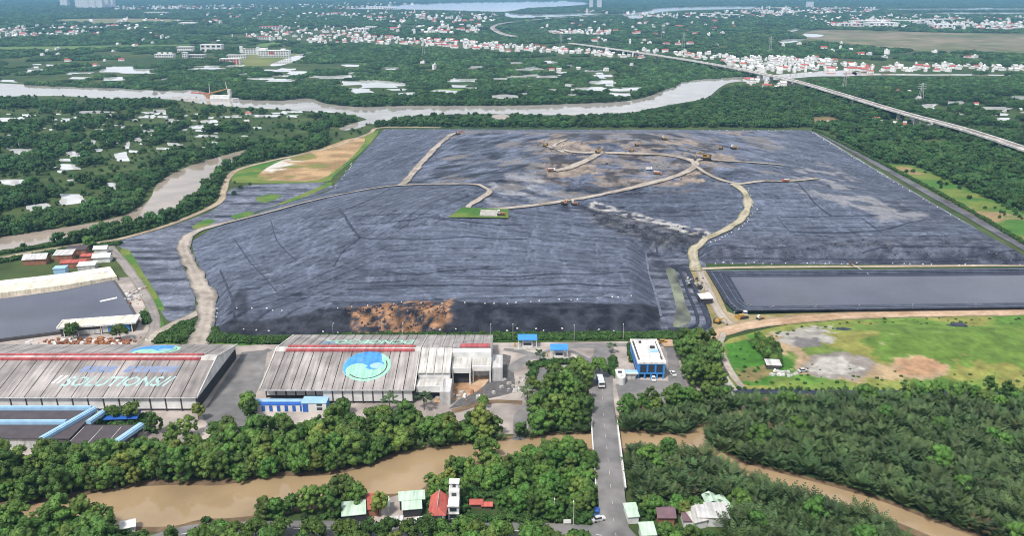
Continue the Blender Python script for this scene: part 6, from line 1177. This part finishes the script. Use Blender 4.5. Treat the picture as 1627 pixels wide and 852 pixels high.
shrubs([(-80, 880), (97, 845), (240, 850), (230, 880)], 2., (.5, 1.1)); shrubs([(985, 800), (1160, 800), (1160, 860), (1000, 860)], 2.4, (.5, 1.), keep=off_front(3.2, 5.))
scatter('hedge_and_undergrowth', SH, ('shrub',), 'low green hedges and undergrowth along the yard and banks')
# woods of the delta plain
def woods():
    FP = []; CO = []
    clear_polys = [GP(p) for p in ([(1408, 262), (1450, 262), (1530, 298), (1650, 352), (1650, 400), (1530, 334), (1470, 300)], [(1370, 188), (1480, 192), (1525, 208), (1420, 203)], [(1180, 128), (1262, 131), (1250, 143), (1180, 138)], [(690, 142), (740, 140), (742, 150), (680, 150)], [(360, 88), (470, 84), (480, 98), (380, 106)], [(240, 88), (350, 84), (350, 96), (250, 98)])]
    fw = GP([(366, 290), (374, 271), (430, 254), (520, 234), (602, 204), (600, 215), (560, 258), (520, 300)]); hwy = [tuple(q) for q in GP([(1720, 268), (1620, 234), (1530, 205), (1430, 178), (1330, 148), (1250, 125.5), (1145, 104), (1040, 87), (930, 71.5)], 4)]
    lfx = [tuple(q) for q in LF]
    belt = GP([(598, 204), (620, 194), (640, 191), (700, 186), (900, 186), (1000, 182), (1070, 170), (1130, 158), (1150, 141), (1200, 137), (1260, 142), (1330, 164), (1400, 195), (1450, 225), (1530, 265), (1700, 340), (1700, 440), (1530, 332), (1300, 206), (1285, 204)]); rb = GP([(-80, 418), (97, 385), (200, 358), (252, 348), (294, 332), (322, 310), (337, 288), (365, 265), (405, 243), (500, 222), (560, 204), (600, 200), (592, 207), (520, 231), (430, 251), (378, 266), (358, 283), (350, 298), (344, 315), (318, 331), (268, 352), (213, 369), (168, 379), (97, 389), (-80, 422)])
    lb = GP([(-80, 392), (97, 363), (180, 348), (235, 321), (250, 293), (290, 269), (340, 252), (395, 238), (405, 232), (340, 240), (280, 252), (225, 285), (205, 315), (150, 335), (97, 345), (-80, 370)])
    WL = [[tuple(q) for q in p] for p in WATER]
    # single trees out to 1250 m
    for y0, y1, st in ((400, 640, 6.2), (640, 1250, 7.6)):
        ys = np.arange(y0, y1, st * .9); 
        for yy in ys:
            hw = (yy * CP + CH * SP) * (880 / FPX); x = np.arange(-hw, hw, st); x = x + vr.uniform(-.45, .45, x.size) * st; y = yy + vr.uniform(-.45, .45, x.size) * st; FP.append(np.column_stack([x, y]))
    P = np.concatenate(FP); x, y = P[:, 0], P[:, 1]; px = CX + FPX * x / (y * CP + CH * SP)
    k = ~inside(lfx, x, y) & (edist(lfx, x, y) > 13) & ~inside(fw, x, y)
    k &= ~((y < G(800, 203)[1]) & (px > 520) & (px < 1290) & True) & ~((y < 560) & (px > 420))
    k &= clear_of(x, y, 0, 3.)
    k &= ~((y < G(300, 392)[1]) ) | inside(rb, x, y) | inside(lb, x, y)
    right_of = inside(GP([(1290, 204), (1310, 210), (1700, 432), (1700, 700), (1290, 700)]), x, y) & (px > 1290)
    k &= ~(inside(GP([(182, 386), (290, 357), (345, 334), (354, 305), (362, 288), (376, 271), (430, 256), (520, 236), (600, 205), (1290, 200), (1700, 440), (1700, 700), (97, 700), (97, 460), (170, 386)]), x, y) & ~inside(belt, x, y))
    SITE = YARD_W
    for p in clear_polys: k &= ~inside(p, x, y)
    k &= edist(hwy, x, y, False) > 12
    wd = np.full(len(x), 1e9)
    for p in WL[:7]: wd = np.minimum(wd, edist(p, x, y))
    cov = fbm(x / 70, y / 45, 131, 4) + .12 * (fbm(x / 300, y / 300, 132, 2) - .5) + .30 * sm(38, 12, wd)
    dense = inside(belt, x, y) | inside(rb, x, y) | inside(lb, x, y)
    marsh = (px < 600) & (y < G(300, 168)[1]) & (y > 420)
    k &= dense | (cov > np.where(marsh, .47, .41))
    if len(BUILT):
        bb = BUILT[BUILT[:, 1] < 1400]
        for q in bb: k &= (np.abs(x - q[0]) > 8) | (y > q[1] + 10) | (y < q[1] - 26)
    for p in WL:
        if max(q[1] for q in p) > 430:
            for q in (.3, .6, .95): k &= ~inside(p, x, y + 5.5 * q * y / 150)
    x, y = x[k], y[k]; pts = [(a, b, 0, vr.uniform(0, 6.28), vr.uniform(.55, .95), 0) for a, b in zip(x, y)]; 
    bx = np.concatenate([np.column_stack([vr.uniform(-1, 1, 40) * (q * CP + CH * SP) * (880 / FPX), q + vr.uniform(-6, 6, 40)]) for q in np.arange(440, 1250, 7.)]); a_, b_ = bx.T; kb = clear_of(a_, b_, 0, 3) & ~inside(lfx, a_, b_) & (edist(lfx, a_, b_) > 20) & ~inside(fw, a_, b_) & ~inside(SITE, a_, b_); kb &= ~inside(GP([(-200, 450), (97, 395), (190, 380), (360, 320), (600, 204), (1290, 204), (1800, 450), (1800, 950), (-200, 950)]), a_, b_)
    pts += [(a, b, 0, vr.uniform(0, 6.28), vr.uniform(.18, .42), 0) for a, b in zip(a_[kb], b_[kb])]
    scatter('delta_woodland', pts, ('mid',), 'dark green woodland of the delta plain round the rivers and ponds'); n1 = len(pts)
    yy = 1250.; L = []
    while yy < 8600:
        st = 15 * (yy / 1250) ** .75; hw = (yy * CP + CH * SP) * (900 / FPX); x = np.arange(-hw, hw, st); x = x + vr.uniform(-.5, .5, x.size) * st; L.append(np.column_stack([x, yy + vr.uniform(-.5, .5, x.size) * st, np.full(x.size, st / 15)])); yy += st * .9
    P = np.concatenate(L); x, y, s_ = P.T; k = np.ones(len(x), bool); px = CX + FPX * x / (y * CP + CH * SP)
    for p in WL: k &= ~inside(p, x, y)
    for p in WL:
        if max(q[1] for q in p) > 1200:
            for q in (.3, .65, 1.): k &= ~inside(p, x, y + 5. * q * y / 150 * np.minimum(s_, 2.))
    for p in clear_polys: k &= ~inside(p, x, y)
    for p in DRY: k &= ~inside(p, x, y)
    k &= edist(hwy, x, y, False) > 18; k &= (fbm(x / 190, y / 150, 141, 4) > .35)
    cell = set()
    for hx, hy in BUILT: cell.update((int(hx // 14) + a, int(hy // 14) + b) for a in (-1, 0, 1) for b in range(-int(2 + hy / 550), 2))
    k &= np.array([(int(a // 14), int(b // 14)) not in cell for a, b in zip(x, y)])
    pts = [(a, b, -.5, vr.uniform(0, 6.28), vr.uniform(.65, 1.05) * min(q, 2.2), 0) for a, b, q in zip(x[k], y[k], s_[k])]; scatter('distant_woodland', pts, ('copse',), 'hazy distant woodland reaching to the horizon'); print('WOODS', n1, len(pts))
DRY = []
def far_field(name, px, c1, c2, st=22):
    o, p = sheet(name, px, .08, 'attr', st, lambda x, y, q: lerp3(c1, c2, np.clip(fbm(x / 120, y / 90, 151, 5) * 2 - .5 + (fbm(x / 30, y / 40, 152, 3) - .5) * 1.2, 0, 1)) * (.7 + .6 * vnoise(x / 20, y / 25, 153))[:, None], smooth=2); DRY.append(p)
far_field('scrubland', [(1270, 60), (1290, 48), (1340, 47), (1440, 50), (1540, 52), (1700, 56), (1700, 84), (1540, 84), (1440, 80), (1340, 72)], (.085, .11, .045), (.22, .18, .125)); far_field('far_meadow', [(97, 30), (230, 29), (330, 33), (260, 36), (97, 37)], (.11, .16, .05), (.24, .20, .12)); far_field('far_meadow', [(-60, 74), (97, 73), (300, 70), (300, 74), (97, 80), (-60, 82)], (.08, .15, .04), (.12, .17, .05)); far_field('far_meadow', [(408, 70), (450, 66), (440, 74), (415, 74)], (.09, .17, .04), (.1, .17, .05)); far_field('far_meadow', [(690, 142), (735, 141), (738, 150), (680, 150)], (.07, .2, .02), (.12, .2, .04)); far_field('far_meadow', [(360, 88), (470, 84), (480, 98), (380, 106)], (.10, .16, .04), (.16, .17, .06)); sheet('far_meadow', [(1408, 262), (1450, 262), (1530, 298), (1650, 352), (1650, 395), (1530, 333), (1470, 300)], .1, 'attr', 2.5, grass_col(t=.55), smooth=2)
woods()
PROTO['house'] = [(None, None, bpy.data.objects.new('proto_house', m_)) for m_ in HM]
for q in range(8): PROTO['house%d' % q] = [PROTO['house'][q]]
scatter('distant_houses', [(h[0], h[1], 0, h[3], h[4], h[2]) for h in HREST], ['house%d' % q for q in range(8)], 'mass of small white houses of the hazy far villages')
# ================================================================== HAZE over the plain
hm = bpy.data.materials.new('haze'); hm.use_nodes = True; hn = hm.node_tree; hn.nodes.clear(); ho = hn.nodes.new('ShaderNodeOutputMaterial'); hv = hn.nodes.new('ShaderNodeVolumePrincipled')
hv.inputs['Color'].default_value = (.30, .60, 1.0, 1); hv.inputs['Density'].default_value = 0.85e-4; hv.inputs['Anisotropy'].default_value = .2; hn.links.new(hv.outputs[0], ho.inputs['Volume']); MT['haze'] = hm
tag(MB().box(0, 7800, -6, 26400, 16600, 170).build('haze', 'haze'), 'pale blue haze over the whole plain', kind='stuff')
